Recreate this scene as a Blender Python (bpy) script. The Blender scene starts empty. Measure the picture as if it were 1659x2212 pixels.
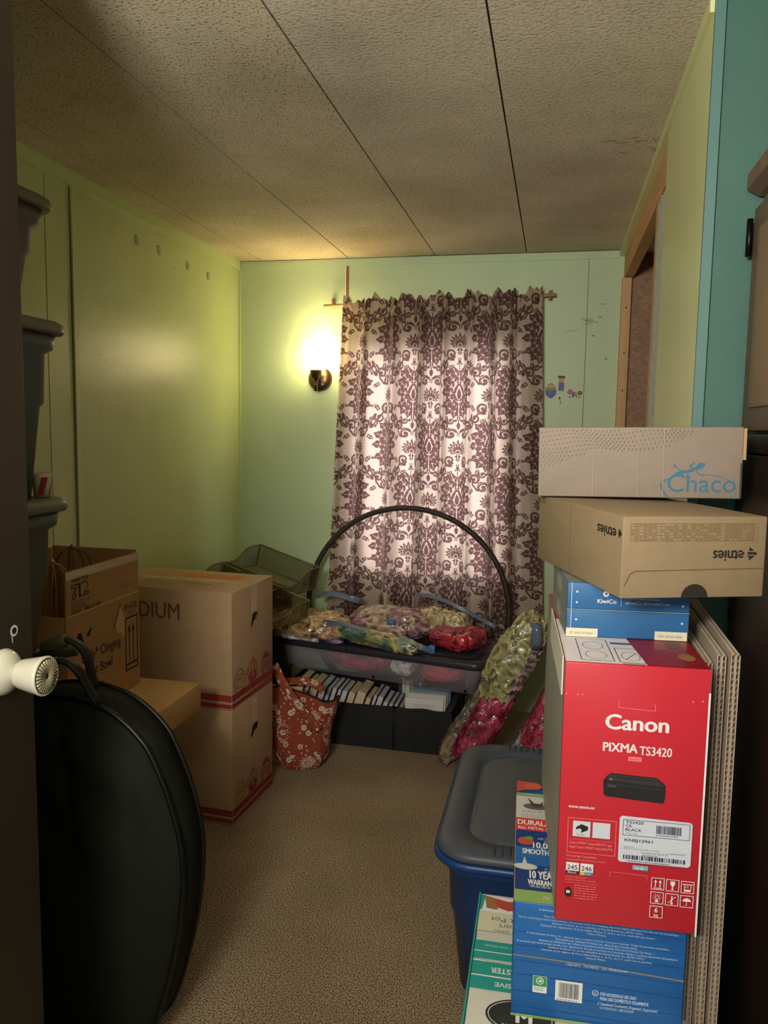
import bpy, bmesh, math, random
import numpy as np
from mathutils import Vector, Matrix, noise
S = bpy.context.scene
COL = S.collection
R = math.radians

# ---------------------------------------------------------------- camera
cd = bpy.data.cameras.new('camera'); cam = bpy.data.objects.new('camera', cd); COL.objects.link(cam)
cd.sensor_fit = 'HORIZONTAL'; cd.sensor_width = 36.0
cd.lens = 1700 / 1659 * 36.0
cd.clip_start = 0.02
X_ = Vector((0.977, 0.038, -0.209)); Y_ = Vector((0.212, -0.100, 0.972)); Z_ = Vector((0.016, -0.994, -0.105))
# rows: world axes written in image axes (right, down, forward)
right = Vector((X_[0], Y_[0], Z_[0])).normalized()
fwd = Vector((X_[2], Y_[2], Z_[2])).normalized()
right = (right - fwd * right.dot(fwd)).normalized()
upv = right.cross(fwd)
M = Matrix((right, upv, -fwd)).transposed().to_4x4()
M.translation = Vector((0, 0, 1.30))
cam.matrix_world = M
S.camera = cam
S.view_settings.view_transform = 'Standard'; S.view_settings.look = 'None'
S.view_settings.gamma = 1.0; S.view_settings.use_curve_mapping = False
S.view_settings.exposure = 0.50

# ---------------------------------------------------------------- sky and large lights
w = bpy.data.worlds.new('sky'); S.world = w; w.use_nodes = True
w.node_tree.nodes['Background'].inputs[0].default_value = (0.75, 0.86, 1.0, 1)
w.node_tree.nodes['Background'].inputs[1].default_value = 1.0

def area(name, loc, rot, sx, sy, power, col):
    l = bpy.data.lights.new(name, 'AREA'); l.shape = 'RECTANGLE'; l.size = sx; l.size_y = sy
    l.energy = power; l.color = col
    o = bpy.data.objects.new(name, l); COL.objects.link(o); o.location = loc; o.rotation_euler = rot
    return o
# daylight arriving at the bedroom window (outside the glass)
area('window_daylight', (-0.56, 4.35, 1.35), (R(-90), 0, 0), 1.5, 1.5, 105, (0.97, 0.92, 1.0))
# added fill from above, behind the doorway, in place of unseen hallway light
area('hall_top_fill', (-0.25, -0.95, 2.03), (R(22), 0, 0), 0.6, 0.6, 12, (1.0, 0.93, 0.80))
# added fill behind the camera, aimed up and forward to brighten ceiling and room
area('hall_up_fill', (-0.42, -0.45, 1.62), (R(128), 0, R(-3)), 0.34, 0.34, 38, (1.0, 0.94, 0.84))
S.cycles.diffuse_bounces = 8
area('hall_back_fill', (0.3, -2.35, 1.3), (R(90), 0, 0), 1.1, 1.2, 6, (0.86, 0.95, 1.0))  # added weak fill from the far hallway end, no window built there
WARM = (1.0, 0.70, 0.33)

# ---------------------------------------------------------------- materials
def lin(c):
    return tuple(((x / 255) / 12.92 if x / 255 <= 0.04045 else ((x / 255 + 0.055) / 1.055) ** 2.4) for x in c)
MATS = {}
def mat(name, col, rough=0.6, bump=0.0, bscale=200.0, var=0.0, vscale=8.0, spec=0.5, metal=0.0, coat=0.0, trans=0.0,
        alpha=1.0, emit=None, estr=0.0, detail=3.0, stretch=None, ior=1.45):
    if name in MATS: return MATS[name]
    m = bpy.data.materials.new(name); m.use_nodes = True; MATS[name] = m
    nt = m.node_tree; b = nt.nodes['Principled BSDF']; L = nt.links
    c = lin(col) + (1,)
    b.inputs['Base Color'].default_value = c
    b.inputs['Roughness'].default_value = rough
    b.inputs['Specular IOR Level'].default_value = spec
    b.inputs['Metallic'].default_value = metal
    b.inputs['Coat Weight'].default_value = coat
    b.inputs['Transmission Weight'].default_value = trans
    b.inputs['Alpha'].default_value = alpha
    b.inputs['IOR'].default_value = ior
    if emit:
        b.inputs['Emission Color'].default_value = lin(emit) + (1,); b.inputs['Emission Strength'].default_value = estr
    if var or bump:
        tc = nt.nodes.new('ShaderNodeTexCoord'); src = tc.outputs['Object']
        if stretch:
            mp = nt.nodes.new('ShaderNodeMapping'); mp.inputs['Scale'].default_value = stretch
            L.new(src, mp.inputs[0]); src = mp.outputs[0]
    if var:
        n = nt.nodes.new('ShaderNodeTexNoise'); n.inputs['Scale'].default_value = vscale; n.inputs['Detail'].default_value = detail
        n.inputs['Roughness'].default_value = 0.6
        L.new(src, n.inputs['Vector'])
        r = nt.nodes.new('ShaderNodeValToRGB')
        r.color_ramp.elements[0].position = 0.3; r.color_ramp.elements[1].position = 0.7
        r.color_ramp.elements[0].color = tuple(x * (1 - var) for x in c[:3]) + (1,)
        r.color_ramp.elements[1].color = tuple(min(1, x * (1 + var)) for x in c[:3]) + (1,)
        L.new(n.outputs[0], r.inputs[0]); L.new(r.outputs[0], b.inputs['Base Color'])
    if bump:
        n2 = nt.nodes.new('ShaderNodeTexNoise'); n2.inputs['Scale'].default_value = bscale; n2.inputs['Detail'].default_value = 2
        L.new(src, n2.inputs['Vector'])
        bp = nt.nodes.new('ShaderNodeBump'); bp.inputs['Strength'].default_value = bump; bp.inputs['Distance'].default_value = 0.002
        L.new(n2.outputs[0], bp.inputs['Height']); L.new(bp.outputs[0], b.inputs['Normal'])
    return m
def ink(name, col, rough=0.7): return mat('ink_' + name, col, rough)

def fleck_mat(name, base, dark, scale, lo, hi, bump, rough=0.9, strength_col=1.0):
    """plaster / carpet: noise flecks of a darker colour + bump"""
    m = bpy.data.materials.new(name); m.use_nodes = True; nt = m.node_tree; b = nt.nodes['Principled BSDF']; L = nt.links
    b.inputs['Roughness'].default_value = rough; b.inputs['Specular IOR Level'].default_value = 0.2
    tc = nt.nodes.new('ShaderNodeTexCoord')
    n = nt.nodes.new('ShaderNodeTexNoise'); n.inputs['Scale'].default_value = scale; n.inputs['Detail'].default_value = 2.5
    L.new(tc.outputs['Object'], n.inputs['Vector'])
    n3 = nt.nodes.new('ShaderNodeTexNoise'); n3.inputs['Scale'].default_value = 3.0; n3.inputs['Detail'].default_value = 3
    L.new(tc.outputs['Object'], n3.inputs['Vector'])
    r = nt.nodes.new('ShaderNodeValToRGB'); r.color_ramp.elements[0].position = lo; r.color_ramp.elements[1].position = hi
    r.color_ramp.elements[0].color = lin(dark) + (1,); r.color_ramp.elements[1].color = lin(base) + (1,)
    L.new(n.outputs[0], r.inputs[0])
    mx = nt.nodes.new('ShaderNodeMix'); mx.data_type = 'RGBA'; mx.blend_type = 'MULTIPLY'
    r3 = nt.nodes.new('ShaderNodeValToRGB'); r3.color_ramp.elements[0].position = 0.3; r3.color_ramp.elements[1].position = 0.65
    r3.color_ramp.elements[0].color = (0.78, 0.76, 0.72, 1); r3.color_ramp.elements[1].color = (1, 1, 1, 1)
    L.new(n3.outputs[0], r3.inputs[0])
    mx.inputs[0].default_value = strength_col
    L.new(r.outputs[0], mx.inputs[6]); L.new(r3.outputs[0], mx.inputs[7]); L.new(mx.outputs[2], b.inputs['Base Color'])
    bp = nt.nodes.new('ShaderNodeBump'); bp.inputs['Strength'].default_value = bump; bp.inputs['Distance'].default_value = 0.003
    L.new(n.outputs[0], bp.inputs['Height']); L.new(bp.outputs[0], b.inputs['Normal'])
    return m

def attr_mat(name, c0, c1, rough=0.8, translucent=0.0, bump=0.0, attr='pat', coat=0.0):
    m = bpy.data.materials.new(name); m.use_nodes = True; nt = m.node_tree; b = nt.nodes['Principled BSDF']; L = nt.links
    a = nt.nodes.new('ShaderNodeAttribute'); a.attribute_name = attr
    r = nt.nodes.new('ShaderNodeValToRGB'); r.color_ramp.elements[0].position = 0.38; r.color_ramp.elements[1].position = 0.62
    r.color_ramp.elements[0].color = lin(c0) + (1,); r.color_ramp.elements[1].color = lin(c1) + (1,)
    L.new(a.outputs['Fac'], r.inputs[0]); L.new(r.outputs[0], b.inputs['Base Color'])
    b.inputs['Roughness'].default_value = rough; b.inputs['Specular IOR Level'].default_value = 0.2; b.inputs['Coat Weight'].default_value = coat
    if bump:
        tc = nt.nodes.new('ShaderNodeTexCoord'); n = nt.nodes.new('ShaderNodeTexNoise'); n.inputs['Scale'].default_value = 500
        mp = nt.nodes.new('ShaderNodeMapping'); mp.inputs['Scale'].default_value = (0.15, 1, 1)
        L.new(tc.outputs['Object'], mp.inputs[0]); L.new(mp.outputs[0], n.inputs['Vector'])
        bp = nt.nodes.new('ShaderNodeBump'); bp.inputs['Strength'].default_value = bump; bp.inputs['Distance'].default_value = 0.001
        L.new(n.outputs[0], bp.inputs['Height']); L.new(bp.outputs[0], b.inputs['Normal'])
    if translucent:
        t = nt.nodes.new('ShaderNodeBsdfTranslucent'); L.new(r.outputs[0], t.inputs['Color'])
        ms = nt.nodes.new('ShaderNodeMixShader'); ms.inputs[0].default_value = translucent
        L.new(b.outputs[0], ms.inputs[1]); L.new(t.outputs[0], ms.inputs[2]); L.new(ms.outputs[0], nt.nodes['Material Output'].inputs[0])
    return m

def wrap_mat(name, rough=0.3, coat=0.9):
    """clothes under shiny plastic film: colour from the 'Col' attribute, creased clear film on top"""
    m = bpy.data.materials.new(name); m.use_nodes = True; nt = m.node_tree; b = nt.nodes['Principled BSDF']; L = nt.links
    a = nt.nodes.new('ShaderNodeAttribute'); a.attribute_name = 'Col'; L.new(a.outputs['Color'], b.inputs['Base Color'])
    b.inputs['Roughness'].default_value = rough; b.inputs['Coat Weight'].default_value = coat; b.inputs['Coat Roughness'].default_value = 0.12
    tc = nt.nodes.new('ShaderNodeTexCoord')
    ns = nt.nodes.new('ShaderNodeTexNoise'); ns.inputs['Scale'].default_value = 16; ns.inputs['Detail'].default_value = 5; ns.inputs['Distortion'].default_value = 1.5
    L.new(tc.outputs['Object'], ns.inputs['Vector'])
    n = nt.nodes.new('ShaderNodeTexNoise'); n.noise_type = 'RIDGED_MULTIFRACTAL'; n.inputs['Scale'].default_value = 26; n.inputs['Detail'].default_value = 4; n.inputs['Distortion'].default_value = 0.8
    L.new(tc.outputs['Object'], n.inputs['Vector'])
    bp = nt.nodes.new('ShaderNodeBump'); bp.inputs['Strength'].default_value = 1.0; bp.inputs['Distance'].default_value = 0.012
    L.new(n.outputs[0], bp.inputs['Height']); L.new(bp.outputs[0], b.inputs['Coat Normal'])
    bp2 = nt.nodes.new('ShaderNodeBump'); bp2.inputs['Strength'].default_value = 0.5; bp2.inputs['Distance'].default_value = 0.01
    L.new(ns.outputs[0], bp2.inputs['Height']); L.new(bp2.outputs[0], b.inputs['Normal'])
    return m

# ---------------------------------------------------------------- mesh builder
TEXTCACHE = {}
def text_geo(s, bold=0.0):
    bold = 0.0
    k = (s, bold)
    if k in TEXTCACHE: return TEXTCACHE[k]
    c = bpy.data.curves.new('txt', 'FONT'); c.body = s; c.size = 1.0; c.offset = bold; c.resolution_u = 3
    c.fill_mode = 'FRONT' if hasattr(c, 'fill_mode') else c.fill_mode
    o = bpy.data.objects.new('txt', c); COL.objects.link(o)
    bpy.context.view_layer.update()
    dg = bpy.context.evaluated_depsgraph_get(); me = bpy.data.meshes.new_from_object(o.evaluated_get(dg))
    vs = [tuple(v.co) for v in me.vertices]; fs = [tuple(p.vertices) for p in me.polygons]
    bpy.data.objects.remove(o); bpy.data.curves.remove(c); bpy.data.meshes.remove(me)
    if vs:
        x0 = min(v[0] for v in vs); x1 = max(v[0] for v in vs)
        vs = [(v[0] - x0, v[1]) for v in vs]; wd = x1 - x0
    else: wd = 0
    TEXTCACHE[k] = (vs, fs, wd); return TEXTCACHE[k]

class MB:
    def __init__(s): s.v = []; s.f = []; s.mi = []; s.mats = []; s.sm = []
    def m(s, m):
        if m not in s.mats: s.mats.append(m)
        return s.mats.index(m)
    def add(s, vs, fs, m, smooth=False):
        o = len(s.v); s.v += [tuple(v) for v in vs]; i = s.m(m)
        for f in fs: s.f.append(tuple(o + k for k in f)); s.mi.append(i); s.sm.append(smooth)
    def box(s, x0, x1, y0, y1, z0, z1, m):
        vs = [(x0,y0,z0),(x1,y0,z0),(x1,y1,z0),(x0,y1,z0),(x0,y0,z1),(x1,y0,z1),(x1,y1,z1),(x0,y1,z1)]
        s.add(vs, [(0,3,2,1),(4,5,6,7),(0,1,5,4),(1,2,6,5),(2,3,7,6),(3,0,4,7)], m)
    def bbox(s, x0, x1, y0, y1, z0, z1, m, b=0.003, seg=2):
        bm = bmesh.new(); bmesh.ops.create_cube(bm, size=1)
        for v in bm.verts: v.co = Vector(((x0+x1)/2 + v.co.x*(x1-x0), (y0+y1)/2 + v.co.y*(y1-y0), (z0+z1)/2 + v.co.z*(z1-z0)))
        bmesh.ops.bevel(bm, geom=bm.edges[:], offset=b, segments=seg, affect='EDGES', profile=0.5)
        s.bm(bm, m, True)
    def bm(s, bm, m, smooth=False):
        bm.verts.ensure_lookup_table(); bm.verts.index_update()
        s.add([v.co.copy() for v in bm.verts], [tuple(v.index for v in f.verts) for f in bm.faces], m, smooth); bm.free()
    def tube(s, pts, r, m, n=8, caps=True, closed=False):
        pts = [Vector(p) for p in pts]; N = len(pts); rs = r if isinstance(r, (list, tuple)) else [r]*N
        vs = []; up = None
        for i, p in enumerate(pts):
            a = pts[(i-1) % N] if (closed or i > 0) else p; b = pts[(i+1) % N] if (closed or i < N-1) else p
            t = (b-a).normalized()
            if up is None:
                up = Vector((0,0,1)) if abs(t.z) < 0.9 else Vector((1,0,0))
            u = (up - t*up.dot(t)).normalized(); up = u; w_ = t.cross(u)
            for k in range(n):
                an = 2*math.pi*k/n; vs.append(p + (u*math.cos(an) + w_*math.sin(an))*rs[i])
        fs = []
        for i in range(N if closed else N-1):
            j = (i+1) % N
            for k in range(n):
                k2 = (k+1) % n; fs.append((i*n+k, i*n+k2, j*n+k2, j*n+k))
        if caps and not closed: fs += [tuple(range(n))[::-1], tuple((N-1)*n+k for k in range(n))]
        s.add(vs, fs, m, True)
    def strap(s, pts, nrm, wd, th, m):
        """flat band following pts; nrm = width direction"""
        pts = [Vector(p) for p in pts]; N = len(pts); W = Vector(nrm).normalized(); vs = []
        for i, p in enumerate(pts):
            a = pts[max(0, i-1)]; b = pts[min(N-1, i+1)]; t = (b-a).normalized(); n = t.cross(W).normalized()
            for (q, r_) in ((-1,-1),(1,-1),(1,1),(-1,1)): vs.append(p + W*(q*wd/2) + n*(r_*th/2))
        fs = []
        for i in range(N-1):
            for k in range(4):
                k2 = (k+1) % 4; fs.append((i*4+k, i*4+k2, (i+1)*4+k2, (i+1)*4+k))
        fs += [(3,2,1,0), tuple((N-1)*4+k for k in range(4))]
        s.add(vs, fs, m, True)
    def lathe(s, prof, m, n=24, mtx=None, smooth=True):
        vs = []; fs = []
        for (r, z) in prof:
            for k in range(n):
                a = 2*math.pi*k/n; v = Vector((r*math.cos(a), r*math.sin(a), z)); vs.append(mtx @ v if mtx else v)
        for i in range(len(prof)-1):
            for k in range(n):
                k2 = (k+1) % n; fs.append((i*n+k, i*n+k2, (i+1)*n+k2, (i+1)*n+k))
        s.add(vs, fs, m, smooth)
    def grid(s, fn, nu, nv, m, smooth=True, closeu=False):
        vs = [fn(i/(nu if closeu else nu-1), j/(nv-1)) for j in range(nv) for i in range(nu)]; fs = []
        for j in range(nv-1):
            for i in range(nu if closeu else nu-1):
                i2 = (i+1) % nu; fs.append((j*nu+i, j*nu+i2, (j+1)*nu+i2, (j+1)*nu+i))
        s.add(vs, fs, m, smooth)
    def prism(s, poly, z0, z1, m, mtx=None, smooth=False):
        n = len(poly); vs = [Vector((p[0], p[1], z0)) for p in poly] + [Vector((p[0], p[1], z1)) for p in poly]
        if mtx: vs = [mtx @ v for v in vs]
        fs = [tuple(range(n))[::-1], tuple(range(n, 2*n))] + [(i, (i+1) % n, n+(i+1) % n, n+i) for i in range(n)]
        s.add(vs, fs, m, smooth)
    def build(s, name, parent=None, loc=(0,0,0), rz=0.0, rot=None):
        me = bpy.data.meshes.new(name); me.from_pydata(s.v, [], s.f)
        for m in s.mats: me.materials.append(m)
        me.polygons.foreach_set('material_index', s.mi); me.polygons.foreach_set('use_smooth', s.sm); me.update()
        o = bpy.data.objects.new(name, me); COL.objects.link(o)
        if parent: o.parent = parent
        o.location = loc; o.rotation_euler = rot if rot else (0, 0, rz)
        return o

class Face:
    """a printed face of a box: 2-D drawing in metres from origin o along u, v"""
    def __init__(s, mb, o, u, v, eps=0.0004):
        s.mb = mb; s.o = Vector(o); s.u = Vector(u).normalized(); s.v = Vector(v).normalized(); s.n = s.u.cross(s.v); s.e = eps; s.k = 1
    def P(s, a, b): return s.o + s.u*a + s.v*b + s.n*(s.e*s.k)
    def up(s, k=1): s.k += k*0.5; return s
    def poly(s, pts, m): s.mb.add([s.P(*p) for p in pts], [tuple(range(len(pts)))], m); s.k += 0.02
    def rect(s, a, b, w_, h, m): s.poly([(a,b),(a+w_,b),(a+w_,b+h),(a,b+h)], m)
    def ell(s, a, b, rx, ry, m, n=28): s.poly([(a+rx*math.cos(2*math.pi*i/n), b+ry*math.sin(2*math.pi*i/n)) for i in range(n)], m)
    def frame(s, a, b, w_, h, t, m):
        s.rect(a,b,w_,t,m); s.rect(a,b+h-t,w_,t,m); s.rect(a,b,t,h,m); s.rect(a+w_-t,b,t,h,m)
    def line(s, pts, t, m, closed=False):
        pts = list(pts); 
        if closed: pts.append(pts[0])
        for (a, b), (c, d) in zip(pts, pts[1:]):
            L = math.hypot(c-a, d-b) or 1e-9; nx, ny = -(d-b)/L*t/2, (c-a)/L*t/2
            s.mb.add([s.P(a+nx,b+ny), s.P(a-nx,b-ny), s.P(c-nx,d-ny), s.P(c+nx,d+ny)], [(0,1,2,3)], m)
        s.k += 0.02
    def arc(s, a, b, rx, ry, a0, a1, t, m, n=20):
        s.line([(a+rx*math.cos(R(a0+(a1-a0)*i/n)), b+ry*math.sin(R(a0+(a1-a0)*i/n))) for i in range(n+1)], t, m)
    def text(s, st, a, b, size, m, bold=0.0, w_=None, flip=False, align='l', sx=1.0):
        """baseline start (a,b); flip = upside down (rotated 180)"""
        vs, fs, wd = text_geo(st, bold)
        if not vs: return
        k = size; kx = (w_/wd if w_ else size*sx); tot = kx*wd
        off = 0 if align == 'l' else (-tot/2 if align == 'c' else -tot)
        sg = -1 if flip else 1
        bo = bold*k*0.9
        for dx_, dy_ in ([(0,0)] if not bold else [(-bo,0),(bo,0),(0,bo*.6),(0,-bo*.6)]):
            s.mb.add([s.P(a+dx_+sg*(off+x*kx), b+dy_+sg*y*k) for x, y in vs], fs, m); s.k += 0.004
        s.k += 0.02
    def lines(s, a, b, w_, n, dy, size, m, rnd=None):
        """blocks of fine print: rows of short dashes"""
        rn = rnd or random.Random(3)
        for i in range(n):
            x = a; end = a + w_*(0.85+0.15*rn.random())
            while x < end:
                l = size*rn.uniform(0.8, 3.2); l = min(l, end-x); s.rect(x, b-i*dy, l, size*0.55, m); x += l+size*0.6
    def barcode(s, a, b, w_, h, m, seed=1):
        rn = random.Random(seed); x = a
        while x < a+w_:
            t = rn.choice([0.0006, 0.0012, 0.0018])*w_/0.06; s.rect(x, b, t, h, m); x += t+rn.choice([0.0007, 0.0013])*w_/0.06

def faces(mb, w_, d, h):
    return dict(front=Face(mb,(0,0,0),(1,0,0),(0,0,1)), right=Face(mb,(w_,0,0),(0,1,0),(0,0,1)),
                left=Face(mb,(0,d,0),(0,-1,0),(0,0,1)), top=Face(mb,(0,0,h),(1,0,0),(0,1,0)))

def tag(o, label=None, cat=None, group=None, kind=None):
    if label: o['label'] = label
    if cat: o['category'] = cat
    if group: o['group'] = group
    if kind: o['kind'] = kind
    return o
def empty(name, loc, rz=0.0, rot=None):
    o = bpy.data.objects.new(name, None); COL.objects.link(o); o.location = loc; o.rotation_euler = rot if rot else (0,0,rz)
    o.empty_display_size = 0.05
    return o
def struct(name, mb, **k):
    o = mb.build(name, **k); o['kind'] = 'structure'; return o

# ================================================================ THE SETTING
M_wall = mat('green_wall_paint', (190,204,146), 0.30, bump=0.35, bscale=260, var=0.05, vscale=3, spec=0.5)
M_walb = mat('green_back_wall_paint', (186,206,166), 0.42, bump=0.2, bscale=260, var=0.04, vscale=3, spec=0.4)
M_trimg = mat('green_trim_paint', (192,208,150), 0.35, spec=0.5)
M_teal = mat('teal_wall_paint', (64,102,92), 0.6, bump=0.25, bscale=300, var=0.06, vscale=6)
M_tealt = mat('teal_trim_paint', (84,120,116), 0.45)
M_dark = mat('dark_seam', (62,46,26), 0.9)
M_seam = mat('faint_seam', (128,142,92), 0.8)
M_white = mat('white_paper', (225,225,220), 0.8)
M_wood = mat('bare_pine', (206,164,118), 0.7, var=0.12, vscale=6, stretch=(6,6,0.6))
M_woodh = mat('bare_pine_plank', (196,154,104), 0.7, var=0.14, vscale=6, stretch=(6,0.6,6))
M_ceil = fleck_mat('stippled_ceiling', (216,206,180), (160,134,88), 165, 0.36, 0.43, 0.45)
M_ceilr = fleck_mat('textured_ceiling', (218,208,190), (192,180,156), 130, 0.36, 0.50, 0.55)
M_carpet = fleck_mat('beige_carpet', (196,176,148), (78,58,38), 300, 0.40, 0.58, 0.5)

YB = 3.606; XL = -1.50; XR = 0.25; ZC = 2.078; YF = 1.585
mb = MB(); mb.box(-1.6, 1.5, -2.6, 3.75, -0.05, 0, M_carpet)
st = mat('carpet_stain', (92,70,46), 1.0, bump=0.6, bscale=300)
struct('floor', mb)
# ceiling: panels (left ones flecked, right ones plain textured) with dark seams
mb = MB()
seams = [-1.38, -0.96, -0.557, -0.153]
xs = [-1.6] + seams + [1.5]
for i in range(len(xs)-1):
    mb.box(xs[i]+(0.0022 if i else 0), xs[i+1]-(0.0022 if i < len(xs)-2 else 0), -2.6, 3.75, ZC, ZC+0.03, M_ceil if i < 3 else M_ceilr)
mb.box(-1.6, 1.5, -2.6, 3.75, ZC+0.004, ZC+0.05, M_dark)
rn = random.Random(5)
scr = mat('ceiling_scuff', (126,104,66), 0.9)
for (cx, cy, n, wd) in ((0.16,2.28,7,0.12),(0.18,2.36,6,0.09),(0.10,3.0,3,0.09),(0.14,3.2,3,0.09),(0.16,2.7,2,0.05),(-0.02,2.30,2,0.015)):
    for k in range(n):
        x = cx+rn.uniform(-wd,wd)*0.6; y = cy+rn.uniform(-0.02,0.02); l = rn.uniform(0.008,0.03)*(wd/0.09)
        mb.add([(x,y,ZC-.0004),(x+l,y+.002,ZC-.0004),(x+l,y+.005,ZC-.0004),(x,y+.003,ZC-.0004)],[(0,1,2,3)],scr)
mo = mat('ceiling_edge_stain', (158,136,106), 0.95, var=0.25, vscale=30)
pts = [(-0.7+i*0.06, YB-0.012-0.03*abs(noise.noise(Vector((i*0.37,1,0))))*(1.6 if i > 9 else 0.6)) for i in range(16)]
for i in range(15):
    (a,b),(c,d) = pts[i],pts[i+1]
    mb.add([(a,b,ZC-.0003),(c,d,ZC-.0003),(c,YB,ZC-.0003),(a,YB,ZC-.0003)],[(0,1,2,3)],mo)
struct('ceiling', mb)

# left wall with battens, grooves and paint chips
mb = MB(); mb.box(XL-0.08, XL, -2.6, YB+0.08, 0, ZC+0.05, M_wall)
mb.box(XL, XL+0.007, 2.262, 2.284, 0, 2.03, M_trimg); mb.box(XL, XL+0.001, 2.257, 2.262, 0, 2.03, mat('batten_gap',(92,100,58),0.9))
mb.box(XL, XL+0.0006, 2.135, 2.138, 0, 2.03, M_seam)
F = Face(mb, (XL, 0, 0), (0,1,0), (0,0,1)); chip = mat('paint_chip', (150,172,150), 0.8); chd = mat('paint_chip_edge', (98,110,74), 0.9)
F = Face(mb, (XL, 0, 0), (0,1,0), (0,0,1), eps=0.0005)
for (y,z) in ((2.663,1.962),(2.827,1.962),(3.067,1.953),(3.266,1.948)):
    p = [(y-.014,z+.012),(y+.004,z+.016),(y+.015,z+.006),(y+.010,z-.016),(y-.006,z-.018),(y-.013,z-.004)]
    F.poly([(a-.002,b+.002) for a,b in p], chd); F.up(); F.poly(p, chip)
rn = random.Random(9)
for k in range(34):
    y = rn.uniform(2.35,3.55); z = rn.uniform(0.95,2.0); F.ell(y, z, 0.0022, 0.003, chd, 6)
struct('wall_left', mb)
for f in (0,): pass

# back wall, with the window opening behind the curtain
WX0, WX1, WZ0, WZ1 = -0.93, -0.20, 0.62, 1.68
mb = MB()
mb.box(XL-0.08, WX0, YB, YB+0.08, 0, ZC+0.05, M_walb); mb.box(WX1, XR+0.046, YB, YB+0.08, 0, ZC+0.05, M_walb)
mb.box(WX0, WX1, YB, YB+0.08, 0, WZ0, M_walb); mb.box(WX0, WX1, YB, YB+0.08, WZ1, ZC+0.05, M_walb)
mb.box(-0.972, -0.958, YB-0.001, YB, 1.86, 2.045, mat('torn_batten_strip',(140,104,62),0.85,var=0.2,vscale=60))
mb.box(-0.976, -0.972, YB-0.0014, YB, 1.86, 2.045, M_white)
for x in (-0.153, 0.115): mb.box(x-0.0015, x+0.0015, YB-0.0006, YB, 0, 2.045, M_seam)
mb.box(-0.168,-0.138, YB-0.003, YB, 1.86, 2.05, M_walb)
F = Face(mb, (0,YB,0), (1,0,0), (0,0,1), eps=0.0006)
sc = mat('wall_scuff', (92,108,86), 0.9)
for (a,b,l,t) in ((.09,1.792,.05,.002),(.10,1.785,.045,.0025),(.115,1.778,.05,.002),(.10,1.77,.03,.0015),(.03,1.742,.035,.0015),(.06,1.745,.03,.001),(.16,1.80,.02,.003),(.17,1.855,.02,.002),(.14,1.72,.01,.004),(-.145,1.89,.01,.001),(.20,1.62,.008,.004)):
    F.line([(a,b),(a+l*.5,b-.003),(a+l,b-.001)], t, sc)
F.line([(.028,1.742),(.028,1.728)], .0015, sc)
struct('wall_back', mb)

# right wall: one painted panel, a long opening into the closet beyond it
M_wallr = mat('yellow_green_panel_paint', (208,214,156), 0.34, bump=0.15, bscale=260, var=0.05, vscale=3, spec=0.5)
mb = MB()
mb.box(XR, XR+0.012, YF, 2.175, 0, ZC+0.05, M_wallr)
mb.box(XR+0.005, XR+0.03, 2.175, 2.36, 0, 1.93, mat('torn_drywall',(190,198,192),0.85,var=0.2,vscale=40))
F = Face(mb, (XR,YF,0), (0,-1,0), (0,0,1), eps=0.0006)
F = Face(mb, (XR, 0, 0), (0,-1,0), (0,0,1), eps=0.0006); pale = mat('pale_scrape',(206,206,160),0.8)
for (y,z,l) in ((2.03,1.70,.06),(2.06,1.55,.08),(1.98,1.36,.07)): F.line([(-y,z),(-y-.002,z-l)], .004, pale)
struct('wall_right', mb)
mb = MB(); mb.box(XR+0.012, XR+0.05, 2.365, 2.475, 0, 1.955, M_wood); o = struct('trim_1', mb)
mb = MB(); mb.box(XR+0.004, XR+0.042, YB-0.045, YB-0.002, 0, 1.955, M_wood)
F = Face(mb,(XR+0.004,YB-0.045,0),(1,0,0),(0,0,1)); nl = ink('nail',(40,30,20))
for z in (1.83,1.64,1.48,1.3): F.ell(.02,z,.003,.004,nl,8)
struct('trim_2', mb)
mb = MB(); mb.box(XR+0.012, XR+0.05, 2.10, YB-0.002, 1.958, 2.052, M_woodh)
F = Face(mb,(XR+0.012,0,0),(0,-1,0),(0,0,1)); 
for y in (2.5,2.75,3.0,3.4): F.ell(-y,2.0,.004,.004,nl,8)
struct('trim_3', mb)
mb = MB(); mb.box(XR-0.008, XR+0.055, YF, YB, 2.052, ZC, M_wallr); struct('trim_4', mb)
mb = MB(); mb.box(XL, XL+0.010, 0.3, YB-0.006, 2.035, ZC, M_trimg); struct('trim_5', mb)
mb = MB(); mb.box(XL+0.012, XR-0.01, YB-0.006, YB, 2.044, ZC-0.002, M_walb)
gap = mat('cracked_ceiling_edge',(70,62,44),0.9)
mb.box(XL+0.012, XR-0.01, YB-0.008, YB-0.001, ZC-0.002, ZC, gap); struct('trim_6', mb)
mb = MB(); mb.box(XL, XL+0.010, YB-0.010, YB, 0, 2.035, M_trimg); struct('trim_7', mb)
# closet behind the right wall
M_osb = mat('brown_closet_board', (160,128,104), 0.9, var=0.28, vscale=70, detail=6)
mb = MB(); mb.box(XR+0.044, 1.5, YB, YB+0.08, 0, ZC-0.0, M_osb); struct('wall_closet_back', mb)
mb = MB(); mb.box(1.0, 1.05, YF+0.06, YB, 0, ZC, M_osb); struct('wall_closet_side', mb)
mb = MB(); mb.box(XR+0.056, 1.0, YF+0.06, YB, ZC-0.012, ZC-0.002, mat('white_insulation',(232,226,222),1.0,bump=1.0,bscale=60,var=0.12,vscale=40)); struct('trim_8', mb)
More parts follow.
